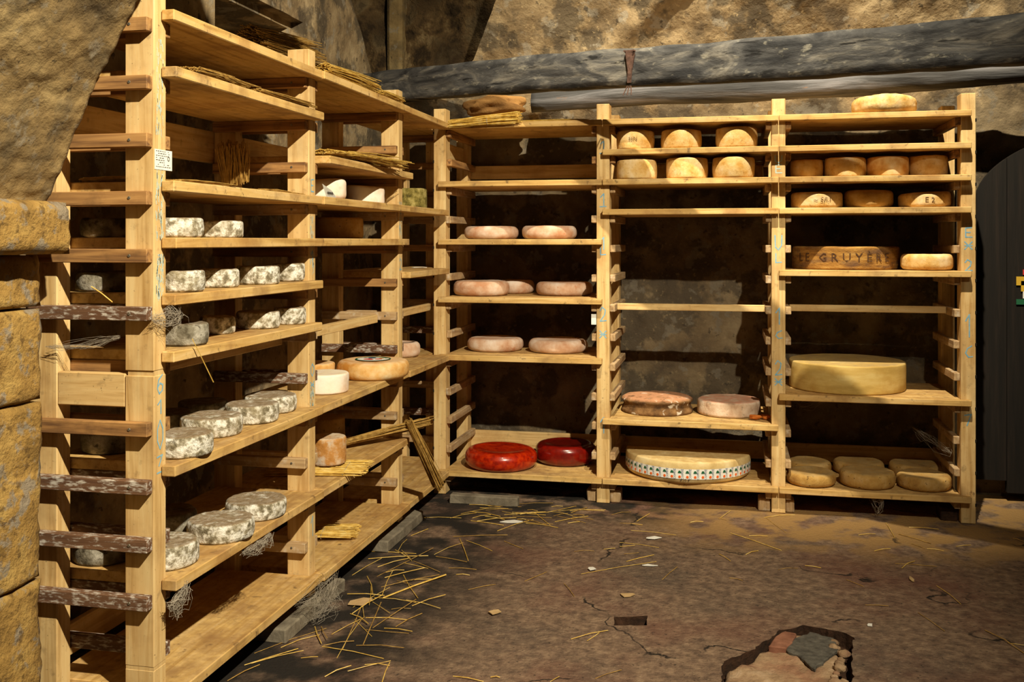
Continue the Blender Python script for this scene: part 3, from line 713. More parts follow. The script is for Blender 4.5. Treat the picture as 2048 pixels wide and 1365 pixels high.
# ------------------------------------------------------------------ beams
def beam():
    P0, P1 = Vector((-2.35, 6.24, 2.50)), Vector((3.3, 3.27, 2.215)); d = (P1-P0); L = d.length; d.normalize()
    s = Vector((-d.y, d.x, 0)); bm = bmesh.new(); N = 260
    prof = [(-.075, -.095), (-.075, -.06), (-.075, -.02), (-.075, .02), (-.075, .06), (-.068, .098), (.0, .10), (.07, .098), (.075, .05), (.075, -.05), (.07, -.09), (0, -.1)]
    rings = []
    for i in range(N+1):
        p = P0+d*(L*i/N)+Vector((0, 0, .012*math.sin(i*.035))); ring = []
        for a, b in prof:
            q = p+s*a+Vector((0, 0, b))
            e = .010*noise.noise(Vector((i*.14+b*6, b*9, a*5)))
            q += s*(e if a < 0 else -e)+Vector((0, 0, .009*noise.noise(Vector((i*.11, a*10, 4))) if abs(b) > .08 else 0))
            ring.append(bm.verts.new(q))
        rings.append(ring)
    n = len(prof)
    for A, B in zip(rings, rings[1:]):
        for k in range(n): bm.faces.new((A[k], A[(k+1) % n], B[(k+1) % n], B[k]))
    bm.faces.new(rings[0]); bm.faces.new(rings[-1][::-1]); bmesh.ops.recalc_face_normals(bm, faces=bm.faces)
    o = link('timber_beam', bm, M['beam'], smooth=True, loc=P0)
    tag(o, 'long hewn grey square beam crossing above the racks', 'beam')
    # rusty iron strap with drooping nails: at x=-.44
    t = (-.47-P0.x)/d.x; c = P0+d*t-s*.088
    def on(a, b, o_=0): return c+d*a+Vector((0, 0, b))-s*o_
    bm = bmesh.new()
    pts = [(-.028, .085), (.028, .085), (.03, .06), (.012, -.02), (.006, -.085), (-.014, -.085), (-.010, -.02), (-.022, .05)]
    f = [bm.verts.new(on(a, b, .004)) for a, b in pts]; g = [bm.verts.new(on(a, b, -.006)) for a, b in pts]
    bm.faces.new(f); bm.faces.new(g[::-1])
    for k in range(len(pts)): bm.faces.new((f[k], g[k], g[(k+1) % len(pts)], f[(k+1) % len(pts)]))
    for k, a in enumerate((-.022, -.006, .010)): tube(bm, [on(a*.6, -.10, 0), on(a*1.2, -.125, .003), on(a*1.6, -.15, .01)], .003)
    for a in (-.025, .03): tube(bm, [on(a, .078, -.004), on(a, .08, .014)], .006)
    bmesh.ops.recalc_face_normals(bm, faces=bm.faces)
    q = link('iron_strap', bm, M['iron']); q.parent = o; q.location = -o.location
beam()
def log():
    P0, P1 = Vector((-1.22, 6.16, 2.372)), Vector((2.9, 6.02, 2.47)); d = P1-P0; bm = bmesh.new(); N = 120; S = 18; rings = []
    for i in range(N+1):
        p = P0+d*i/N+Vector((0, .01*math.sin(i*.05), .008*math.sin(i*.09))); ring = []
        for k in range(S):
            t = 2*math.pi*k/S; r = .064+.004*math.sin(i*.04)+.010*noise.noise(Vector((i*.07, math.cos(t)*1.5, math.sin(t)*1.5)))+.004*noise.noise(Vector((i*.3, t*2, 3)))
            ring.append(bm.verts.new(p+Vector((0, math.cos(t)*r, math.sin(t)*r))))
        rings.append(ring)
    for A, B in zip(rings, rings[1:]):
        for k in range(S): bm.faces.new((A[k], A[(k+1) % S], B[(k+1) % S], B[k]))
    bm.faces.new(rings[0]); bm.faces.new(rings[-1][::-1]); bmesh.ops.recalc_face_normals(bm, faces=bm.faces)
    tag(link('round_log', bm, M['log'], smooth=True, loc=P0), 'round dark log resting behind the post tops of the back rack', 'log')
log()
tag(lump('wood_chunk', -1.47, 6.2, 2.36, .2, .07, .07, M['bark'], 4, 4, .5), 'splintered orange-brown chunk of wood left of the dark log', 'wood')

# ------------------------------------------------------------------ cheeses
def profile(R, h, e, b=0.0, kind='drum'):
    pts = [(R*.45, 0), (R-e*1.1, 0)]
    if kind == 'collar':
        return [(R*.45, 0), (R*.97, 0), (R, .008), (R*.985, .02), (R*.93, h*.45), (R*.93, h*.58), (R*.985, h*.68), (R, h*.74), (R*.985, h*.80), (R*.90, h*.90), (R*.7, h*.97), (R*.4, h), (R*.15, h*1.0)]
    for k in range(1, 6):
        t = -math.pi/2+k*math.pi/10; pts.append((R-e+e*math.cos(t), e+e*math.sin(t)))
    for k in range(1, 4): pts.append((R, e+(h-2*e)*k/4))
    for k in range(0, 5):
        t = k*math.pi/10; pts.append((R-e+e*math.cos(t), h-e+e*math.sin(t)))
    pts += [(R-e*1.3, h), (R*.7, h-.001), (R*.4, h-.0015), (R*.15, h-.001)]
    return [(r+b*math.sin(math.pi*min(max(z/h, 0), 1)) if r > R-e*1.05 else r, z) for r, z in pts]

def lathe(cx, cy, z0, prof, seg=56, amp=.002, seed=0, half=False, tilt=0):
    bm = bmesh.new(); rings = []
    for r, z in prof:
        ring = []
        for k in range(seg+(1 if half else 0)):
            t = (2*math.pi*k/seg) if not half else (math.pi*k/seg+math.pi)
            x, y = r*math.cos(t), r*math.sin(t)
            n = amp*(noise.noise(Vector((x*9+seed, y*9, z*9)))*1.6+noise.noise(Vector((x*40+seed, y*40, z*40)))*.7)
            if z < .002: n = min(n, 0)
            f = (r+n)/r if r > 1e-6 else 1
            zz = z+(n*.6 if z > .01 else 0)+tilt*x*(z/prof[-1][1])
            ring.append(bm.verts.new((cx+x*f, cy+y*f, z0+zz)))
        rings.append(ring)
    m = len(rings[0])
    for A, B in zip(rings, rings[1:]):
        for k in range(m if not half else m-1): bm.faces.new((A[k], A[(k+1) % m], B[(k+1) % m], B[k]))
    if not half:
        bm.faces.new(rings[0][::-1]); bm.faces.new(rings[-1])
    else:
        loop = [r[0] for r in rings]+[r[-1] for r in rings[::-1]]
        bm.faces.new(loop); bm.faces.new(rings[0][::-1]); bm.faces.new(rings[-1])
    bmesh.ops.recalc_face_normals(bm, faces=bm.faces)
    return bm

def cheese(x, y, k, R, h, mat, label, e=.012, b=0.0, kind='drum', name='cheese', cat='cheese', group=None, amp=.0022, seed=None, dz=0, tilt=0):
    z = ZT(k)+dz+.0006; seed = seed if seed is not None else (x*31+y*17+k*5)
    bm = lathe(x, y, z, profile(R, h, e, b, kind), amp=amp, seed=seed, tilt=tilt, seg=64)
    o = link(name, bm, M[mat], smooth=True, loc=(x, y, z)); tag(o, label, cat, group)
    return o
GL = 'grey mould-rind cheeses on the near left shelves'
for a in (
 (-1.704, 2.835, 8, .080, .062, 'mould_rind', 'left of the two grey mouldy cheeses on the eye-level near left shelf'),
 (-1.75, 3.185, 8, .083, .060, 'mould_rind', 'right of the two grey mouldy cheeses on the eye-level near left shelf'),
 (-1.695, 2.84, 7, .074, .066, 'mould_rind', 'first cheese beside the nearest post in the upper row of four grey ones'),
 (-1.73, 3.137, 7, .074, .064, 'mould_rind', 'second cheese from the nearest post in the upper row of four grey ones'),
 (-1.705, 3.392, 7, .078, .068, 'mould_rind', 'third cheese, slightly slumped, in the upper row of four grey ones'),
 (-1.716, 3.675, 7, .061, .070, 'mould_rind', 'last small cheese beside the second post in the upper row of four grey ones'),
 (-1.700, 2.87, 6, .074, .068, 'dark_rind', 'darker grey cheese beside the nearest post in the lower row of four small ones'),
 (-1.78, 3.237, 6, .058, .062, 'mould_rind', 'second and smallest whitish cheese in the lower row of four'),
 (-1.75, 3.482, 6, .080, .064, 'mould_rind', 'third cheese with sloping dark shoulder in the lower row of four'),
 (-1.709, 3.672, 6, .062, .066, 'mould_rind', 'last cheese beside the second post in the lower row of four'),
 (-1.690, 2.84, 4, .095, .066, 'mould_rind', 'nearest flat grey wheel half behind the first post on the knee-high shelf'),
 (-1.76, 3.15, 4, .102, .066, 'mould_rind', 'second flat grey wheel from the first post on the knee-high shelf'),
 (-1.74, 3.41, 4, .096, .066, 'mould_rind', 'third flat grey wheel from the first post on the knee-high shelf'),
 (-1.771, 3.630, 4, .100, .064, 'mould_rind', 'fourth flat grey wheel nearest the second post on the knee-high shelf'),
 (-1.731, 2.815, 2, .098, .072, 'mould_rind', 'grey wheel half behind the first post on the lowest cheese shelf of the left rack'),
 (-1.70, 3.11, 2, .107, .064, 'mould_rind', 'middle and largest grey wheel on the lowest cheese shelf of the left rack'),
 (-1.71, 3.385, 2, .110, .060, 'mould_rind', 'right-hand grey wheel on the lowest cheese shelf of the left rack'),
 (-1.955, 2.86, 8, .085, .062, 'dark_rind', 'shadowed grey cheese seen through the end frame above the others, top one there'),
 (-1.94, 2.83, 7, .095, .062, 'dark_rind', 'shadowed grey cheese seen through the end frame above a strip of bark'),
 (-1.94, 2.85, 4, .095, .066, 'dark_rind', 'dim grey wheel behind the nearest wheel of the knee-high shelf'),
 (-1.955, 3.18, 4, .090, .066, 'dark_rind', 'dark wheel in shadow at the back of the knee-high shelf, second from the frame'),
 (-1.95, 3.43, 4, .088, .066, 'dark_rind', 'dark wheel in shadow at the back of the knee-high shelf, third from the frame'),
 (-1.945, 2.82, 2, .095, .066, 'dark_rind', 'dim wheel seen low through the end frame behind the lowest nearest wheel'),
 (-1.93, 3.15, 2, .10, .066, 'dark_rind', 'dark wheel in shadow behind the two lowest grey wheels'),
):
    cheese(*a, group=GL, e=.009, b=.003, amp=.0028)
cheese(-1.752, 4.10, 9, .10, .088, 'white_rind', 'pale pink-white cheese touching the small torn label on the second post', e=.022, tilt=.05)
cheese(-1.76, 4.646, 9, .092, .088, 'white_rind', 'pale pink cheese nearer the third post on the shelf of two pale ones', e=.012, tilt=-.05)
cheese(-1.90, 4.635, 8, .122, .105, 'speckled_rind', 'lone brown cheese standing in shade in the middle bay of the left rack')
cheese(-1.76, 4.138, 4, .107, .086, 'white_rind', 'white cheese wheel with faint green marking beside the second post', e=.010)
cheese(-1.96, 4.499, 4, .092, .082, 'orange_rind', 'orange cheese wheel behind the white one beside the second post')
big = cheese(-1.718, 4.640, 4, .176, .085, 'orange_rind', 'large orange-rind wheel with a colourful round label on top', e=.032)
cheese(-1.75, 4.153, 2, .080, .120, 'tall_rind', 'tall brown cheese standing on a straw mat', e=.012, dz=.0195)
cheese(-1.94, 4.60, 2, .085, .145, 'speckled_rind', 'tall dark cheese in shadow behind the one on the straw mat')
cheese(-1.86, 5.50, 4, .105, .085, 'pink_rind', 'pinkish cheese alone in the far corner bay of the left rack', e=.03)
cheese(-1.90, 5.765, 9, .106, .135, 'mossy', 'mossy greenish drum cheese in the far corner bay')

cheese(-1.423, 5.90, 8, .166, .078, 'pink_rind', 'left of the two pale cheeses on the eye-level shelf of the left back bay', e=.034)
cheese(-1.064, 5.90, 8, .165, .080, 'pink_rind', 'right of the two pale cheeses on the eye-level shelf of the left back bay', e=.034)
cheese(-1.475, 5.86, 6, .172, .088, 'pink_rind', 'front left pinkish cheese on the shelf of three in the left back bay', e=.036)
cheese(-1.318, 6.125, 6, .115, .085, 'pink_rind', 'pinkish cheese half hidden behind its left neighbour on the shelf of three', e=.034)
cheese(-.988, 5.99, 6, .173, .080, 'pink_rind', 'right pinkish cheese with a brown patch on the shelf of three', e=.032)
cheese(-1.411, 5.95, 4, .174, .078, 'pink_rind', 'left pale wheel on the shelf above the empty gap over the red cheeses', e=.034)
cheese(-1.020, 5.95, 4, .178, .076, 'pink_rind', 'right pale wheel on the shelf above the empty gap over the red cheeses', e=.034)
cheese(-1.343, 5.815, 0, .216, .110, 'red_wax', 'bright orange-red waxed cheese, left one on the bottom shelf', e=.048, amp=.001, tilt=-.02)
cheese(-.985, 6.02, 0, .186, .118, 'dark_red_wax', 'dark red waxed cheese, right one on the bottom shelf', e=.042, amp=.001)
for a in (
 (-.534, 5.755, 11, .105, .108, 'left cheese of the uppermost golden three, stamped letters on its side'),
 (-.276, 5.76, 11, .111, .108, 'centre cheese of the uppermost golden three'),
 (.033, 5.765, 11, .112, .114, 'right cheese of the uppermost golden three'),
 (-.526, 5.735, 10, .112, .110, 'left front cheese of the second golden row'),
 (-.242, 5.745, 10, .114, .116, 'centre front cheese of the second golden row'),
 (.017, 5.745, 10, .113, .116, 'right front cheese of the second golden row'),
 (-.387, 6.0, 10, .099, .100, 'shaded cheese behind the gap between left and centre ones of the second golden row'),
 (-.094, 6.0, 10, .097, .100, 'shaded cheese behind the gap between centre and right ones of the second golden row'),
 (.096, 6.0, 10, .088, .095, 'shaded brownish cheese behind the right end of the second golden row'),
 (.417, 5.80, 10, .085, .100, 'leftmost of the four drum cheeses in the right bay'),
 (.622, 5.80, 10, .107, .108, 'second from left of the four drum cheeses in the right bay'),
 (.845, 5.80, 10, .107, .108, 'third from left of the four drum cheeses in the right bay, the most orange'),
 (1.058, 5.82, 10, .099, .112, 'rightmost of the four drum cheeses in the right bay'),
):
    cheese(*a[:5], 'orange_rind' if a[0] == .845 else 'golden_rind', a[5], e=.010, b=.004, group='golden drum cheeses on the upper back shelves')
cheese(.470, 5.80, 9, .139, .088, 'golden_rind', 'left of the three stamped cheeses in the right bay', e=.018)
cheese(.747, 5.82, 9, .130, .098, 'speckled_rind', 'middle, brownest of the three stamped cheeses in the right bay', e=.030)
cheese(1.035, 5.80, 9, .134, .082, 'golden_rind', 'right, lopsided one of the three stamped cheeses in the right bay', e=.022, tilt=.05)
gru = cheese(.642, 5.985, 7, .292, .128, 'brown_rind', 'wide brown wheel branded with large letters around its side', e=.012)
cheese(1.048, 5.80, 7, .134, .088, 'golden_rind', 'smaller golden cheese right of the branded brown wheel', e=.028)
cheese(.822, 5.79, 12, .168, .098, 'golden_rind', 'bumpy pale cheese alone on top of the right bay', e=.034, amp=.006, b=.004)
cheese(.650, 5.985, 3, .318, .158, 'yellow_rind', 'very large smooth yellow wheel alone on its shelf', e=.010, amp=.001)
cheese(-.426, 5.96, 2, .212, .100, 'collar_rind', 'wide wheel with a dark waisted side and ruddy top', kind='collar')
cheese(-.010, 5.96, 2, .182, .088, 'ruddy_rind', 'wide pinkish wheel beside the waisted dark one', e=.016)
for a in ((.438, 5.77, .130, .070, 'front left of the six speckled cheeses on the bottom shelf'),
          (.739, 5.80, .145, .084, 'front middle, tallest of the six speckled cheeses on the bottom shelf'),
          (1.034, 5.81, .138, .076, 'front right of the six speckled cheeses on the bottom shelf'),
          (.447, 6.055, .122, .070, 'back left of the six speckled cheeses on the bottom shelf'),
          (.728, 6.102, .140, .072, 'back middle of the six speckled cheeses on the bottom shelf'),
          (1.040, 6.11, .140, .072, 'back right of the six speckled cheeses on the bottom shelf')):
    cheese(a[0], a[1], 0, a[2], a[3], 'speckled_rind', a[4], e=.024, b=.003, group='speckled cheeses on the bottom shelf')

# the half wheel with printed band
HC = (-.246, 5.945); HR = .362; HH = .125
prof = [(HR*.5, 0), (HR*.93, 0), (HR*.975, .012), (HR*.995, .035), (HR*.998, .06), (HR, .085), (HR*.995, HH-.012), (HR*.985, HH-.002), (HR*.95, HH), (HR*.6, HH), (HR*.2, HH)]
half = link('half_cheese', lathe(HC[0], HC[1], ZT(0)+.0006, prof, seg=70, amp=.0012, seed=3, half=True), M['comte_rind'], smooth=False, loc=(*HC, ZT(0)))
half.rotation_euler.z = math.radians(-3)
tag(half, 'very wide pale half cheese wheel with a printed band around its rim', 'cheese')
for p in half.data.polygons: p.use_smooth = p.normal.y < .5 and len(p.vertices) == 4

def text_shape(s, size, extrude=0):
    cu = bpy.data.curves.new('t', 'FONT'); cu.body = s; cu.size = size; cu.resolution_u = 1; cu.align_x = 'CENTER'; cu.align_y = 'CENTER'
    o = bpy.data.objects.new('t', cu); COL.objects.link(o)
    dg = bpy.context.evaluated_depsgraph_get(); me = bpy.data.meshes.new_from_object(o.evaluated_get(dg))
    V = [(v.co.x, v.co.y) for v in me.vertices]; F = [tuple(p.vertices) for p in me.polygons]
    bpy.data.objects.remove(o); bpy.data.curves.remove(cu); bpy.data.meshes.remove(me)
    return V, F
def wrap(bm, V, F, R, a0, z0, c=(0, 0, 0), rot=False, off=.0012, rfun=None):
    vs = []
    for x, y in V:
        if rot: x, y = -y, x
        t = a0+x/R; z = z0+y; r = (rfun(z) if rfun else R)+off
        vs.append(bm.verts.new((c[0]+r*math.sin(t), c[1]-r*math.cos(t), c[2]+z)))
    for f in F:
        try: bm.faces.new([vs[i] for i in f])
        except ValueError: pass
bm = bmesh.new(); n = 90; A0 = math.radians(-84); A1 = math.radians(84)
rf = lambda z: HR*(.995+.003*min(1, max(0, (z-.03)/.05)))
rows = [[bm.verts.new((( rf(z)+.002)*math.sin(A0+(A1-A0)*i/n), -(rf(z)+.002)*math.cos(A0+(A1-A0)*i/n), z)) for z in (.030, .058, .086)] for i in range(n+1)]
for A, B in zip(rows, rows[1:]):
    for j in range(2): bm.faces.new((A[j], B[j], B[j+1], A[j+1]))
band = link('label_band', bm, M['paper'], smooth=True); band.parent = half; tag(band, 'white printed band')
V, F = text_shape('COMTÉ', .0175); bt = bmesh.new(); bg = bmesh.new(); bo = bmesh.new()
for k in range(25):
    a = A0+(k+.5)*(A1-A0)/25
    wrap(bt, V, F, HR, a+.017, .058, rot=True, off=.004, rfun=rf)
    Vb = [(-.010, -.004), (.010, -.004), (.008, .003), (.005, .009), (0, .011), (-.005, .009), (-.008, .003)]
    wrap(bg, [(x-.006, y) for x, y in Vb], [tuple(range(7))], HR, a-.012, .067, off=.004, rfun=rf)
    Vc = [(.0075*math.cos(t), .0075*math.sin(t)) for t in [2*math.pi*j/12 for j in range(12)]]
    wrap(bo, [(x-.006, y) for x, y in Vc], [tuple(range(12))], HR, a-.012, .043, off=.004, rfun=rf)
for b_, m_, nm in ((bt, 'navy', 'band_lettering'), (bg, 'green', 'green_bell_print'), (bo, 'orange', 'orange_dot_print')):
    q = link(nm, b_, M[m_]); q.parent = band; tag(q, kind='stuff')
bm = bmesh.new(); V, F = text_shape('8 02 8', .020); wrap(bm, V, F, HR, math.radians(3), .026, off=.006, rfun=rf)
q = link('number_stamp', bm, M['ink']); q.parent = half

def stamp(o, R, s, size, a0, z, mat, off=.003, bulge=0):
    bm = bmesh.new(); V, F = text_shape(s, size); wrap(bm, V, F, R, a0, z, off=off+bulge)
    q = link('rind_stamp', bm, M[mat]); q.parent = o; return q
stamp(gru, .292, 'L E   G R U Y È R E', .068, math.radians(-9), .066, 'brand', off=.0035)
by = {o.get('label'): o for o in bpy.data.objects if o.get('label')}
stamp(by['left cheese of the uppermost golden three, stamped letters on its side'], .105, 'SSN', .028, math.radians(-3), .058, 'stamp', .0065)
stamp(by['left of the three stamped cheeses in the right bay'], .139, '~ S/U', .040, math.radians(8), .042, 'stamp', .004)
stamp(by['right, lopsided one of the three stamped cheeses in the right bay'], .134, 'E 2', .040, math.radians(2), .038, 'stamp', .004)
# round label on the big wheel
def disc(bm, cx, cy, z, r0, r1, a0=0, a1=2*math.pi, n=36):
    for i in range(n):
        t0 = a0+(a1-a0)*i/n; t1 = a0+(a1-a0)*(i+1)/n
        pts = [(cx+r1*math.cos(t0), cy+r1*math.sin(t0), z), (cx+r1*math.cos(t1), cy+r1*math.sin(t1), z)]
        if r0 > 0: pts += [(cx+r0*math.cos(t1), cy+r0*math.sin(t1), z), (cx+r0*math.cos(t0), cy+r0*math.sin(t0), z)]
        else: pts += [(cx, cy, z)]
        bm.faces.new([bm.verts.new(p) for p in pts])
zt = .0885
bm = bmesh.new(); disc(bm, 0, 0, zt, 0, .088); lab = link('round_label', bm, M['paper']); lab.parent = big; tag(lab, 'round printed label')
for nm, m_, args in (('label_ring', 'green', [(0, 0, zt+.0004, .078, .088)]), ('label_ring', 'green', [(.0, 0, zt+.0005, .060, .078, math.radians(30), math.radians(150))]),
                     ('label_print', 'red', [(-.02, -.02, zt+.0006, 0, .022), (.03, -.005, zt+.0007, 0, .018), (.0, -.035, zt+.0008, 0, .015)]),
                     ('label_print', 'navy', [(-.015, .028, zt+.0009, 0, .02)]), ('label_print', 'yellow', [(.035, .025, zt+.001, 0, .012)])):
    bm = bmesh.new()
    for a in args: disc(bm, *a)
    q = link(nm, bm, M[m_]); q.parent = lab
# small torn label between the second post and the pale cheese
bm = bmesh.new()
vs = [bm.verts.new(p) for p in ((-1.622, 3.83, ZT(9)+.002), (-1.622, 3.94, ZT(9)+.002), (-1.632, 3.915, ZT(9)+.03), (-1.640, 3.832, ZT(9)+.055))]
bm.faces.new(vs); bmesh.ops.solidify(bm, geom=bm.faces[:], thickness=.001)
t = link('paper_tag', bm, M['paper'], loc=(-1.63, 3.88, ZT(9))); tag(t, 'torn white paper tag with print leaning beside the second left post', 'paper')
bm = bmesh.new()
for k in range(5):
    a = k*.012
    p0 = Vector((-1.621, 3.85+a, ZT(9)+.014)); bm.faces.new([bm.verts.new(p0+Vector(q)) for q in ((0, 0, 0), (0, .008, 0), (-.004, .008, .010), (-.004, 0, .010))])
q = link('print', bm, M['ink']); q.parent = t; q.location = -t.location

# ------------------------------------------------------------------ straw
def straw_line(bm, a, b, r, rnd, bend=.004):
    a, b = Vector(a), Vector(b); m = a.lerp(b, .5)+Vector((rnd.uniform(-1, 1), rnd.uniform(-1, 1), rnd.uniform(0, 1)))*bend
    tube(bm, [a, m, b], r, 4)
def sheaf(name, p0, p1, w, h, n, label, mat='straw', seed=1, jit=.06, cat='straw', r=(.0012, .0022), spread=1.0, ties=()):
    rnd = random.Random(seed); p0, p1 = Vector(p0), Vector(p1); d = (p1-p0).normalized(); L = (p1-p0).length
    s = d.cross(Vector((0, 0, 1))).normalized(); u = s.cross(d); bm = bmesh.new()
    for k in range(n):
        a, t = rnd.uniform(-1, 1), rnd.uniform(-1, 1)
        if h > .02 and a*a+t*t > 1: a, t = a*.7, t*.7
        e0, e1 = rnd.uniform(-.04, .05)*L, rnd.uniform(-.05, .04)*L
        if rnd.random() < .12: e1 -= L*rnd.uniform(.1, .5)
        sw = Vector((rnd.uniform(-jit, jit), rnd.uniform(-jit, jit), rnd.uniform(-jit, jit)*h/max(w, .001)))*L*.5
        q0 = p0+d*e0+s*a*w/2+u*t*h/2; q1 = p1+d*e1+s*a*w/2*spread+u*t*h/2*spread+sw
        straw_line(bm, q0, q1, rnd.uniform(*r), rnd, .005)
    o = link(name, bm, M[mat], loc=p0.lerp(p1, .5)-Vector((0, 0, h/2))); tag(o, label, cat)
    for f in ties:
        c = p0.lerp(p1, f); bm = bmesh.new()
        tube(bm, [c+s*math.cos(t)*(w/2+.003)+u*math.sin(t)*(h/2+.003) for t in [2*math.pi*k/16 for k in range(17)]], .0012, 4)
        q = link('tie', bm, M['web']); q.parent = o; q.location = -o.location
    return o
sheaf('straw_sheaf', (-1.89, 3.68, 2.288), (-1.87, 4.20, 2.305), .16, .165, 480, 'thick brown straw sheaf on top of the left rack at the second post', 'old_straw', 1, .13)
sheaf('straw_sheaf', (-1.635, 3.85, 2.215), (-1.64, 4.42, 2.215), .06, .045, 150, 'long golden straw sheaf along the top edge of the middle left bay', 'straw', 2, .10)
sheaf('straw_sheaf', (-1.64, 4.50, 2.208), (-1.64, 4.80, 2.208), .07, .028, 120, 'short straw sheaf at the top of the third post of the left rack', 'straw', 3, .10)
sheaf('straw_mat', (-1.64, 2.80, 2.033), (-1.66, 3.18, 2.033), .07, .014, 70, 'thin straw litter near the first post on the second left shelf', 'old_straw', 4, .16)
sheaf('straw_mat', (-1.645, 3.24, 2.032), (-1.65, 3.66, 2.032), .07, .012, 90, 'thin straw litter near the second post on the second left shelf', 'old_straw', 5, .16)
sheaf('straw_mat', (-1.66, 2.75, 1.685), (-1.65, 3.02, 1.685), .06, .004, 22, 'few straws on the left shelf level with the paper label', 'old_straw', 6, .2)
sheaf('straw_mat', (-1.66, 3.3, 1.685), (-1.66, 3.70, 1.685), .06, .004, 14, 'sparse straws beside the second post above the eye-level cheeses', 'old_straw', 26, .2)
sheaf('straw_mat', (-1.66, 3.90, 1.873), (-1.62, 4.60, 1.870), .13, .022, 150, 'loose golden straw heaped on the jutting shelf of the middle left bay', 'straw', 7, .22)
sheaf('straw_mat', (-1.73, 4.25, 1.895), (-1.72, 4.78, 1.895), .10, .02, 50, 'golden straw tufts near the third post on the jutting shelf', 'straw', 8, .25)
sheaf('straw_sheaf', (-1.93, 3.64, 1.735), (-1.92, 3.60, 1.875), .11, .10, 200, 'dark bunch of straw standing in shade behind the near left bay', 'old_straw', 9, .25)
sheaf('straw_mat', (-1.97, 4.06, .4985), (-1.57, 4.15, .4985), .26, .012, 170, 'flat straw mat under the tall brown cheese', 'straw', 10, .04, ties=(.35, .8))
sheaf('straw_mat', (-1.95, 4.22, .172), (-1.675, 4.29, .172), .20, .026, 190, 'straw mat lying on the bottom shelf of the middle left bay', 'straw', 11, .13, ties=(.5,))
sheaf('straw_sheaf', (-1.845, 4.50, .52), (-1.54, 4.93, .562), .055, .035, 110, 'straw bundle resting on the shelf edge beside the third left post', 'old_straw', 12, .09)
sheaf('straw_sheaf', (-1.585, 4.80, .585), (-1.455, 4.90, .24), .055, .04, 100, 'straw bundle hanging down in front of the third left post', 'old_straw', 13, .09)
sheaf('straw_sheaf', (-1.60, 5.60, 2.182), (-1.19, 5.60, 2.212), .04, .05, 130, 'straw sheaf laid over the top left corner of the back rack', 'straw', 14, .07, ties=(.55,))
sheaf('straw_mat', (-1.20, 5.66, 2.194), (-.80, 5.67, 2.194), .06, .004, 30, 'thin straws on the top shelf right of the corner sheaf', 'straw', 15, .04)
sheaf('straw_mat', (-1.96, 2.74, 1.69), (-1.75, 2.76, 1.69), .05, .012, 60, 'straw wisp seen through the end frame under the arch', 'old_straw', 16, .1)
tag(lump('bark_strip', -1.88, 2.735, 1.325, .09, .018, .016, M['bark'], 6, 3, .6), 'crumpled bark strip seen through the end frame below a dim cheese', 'bark')
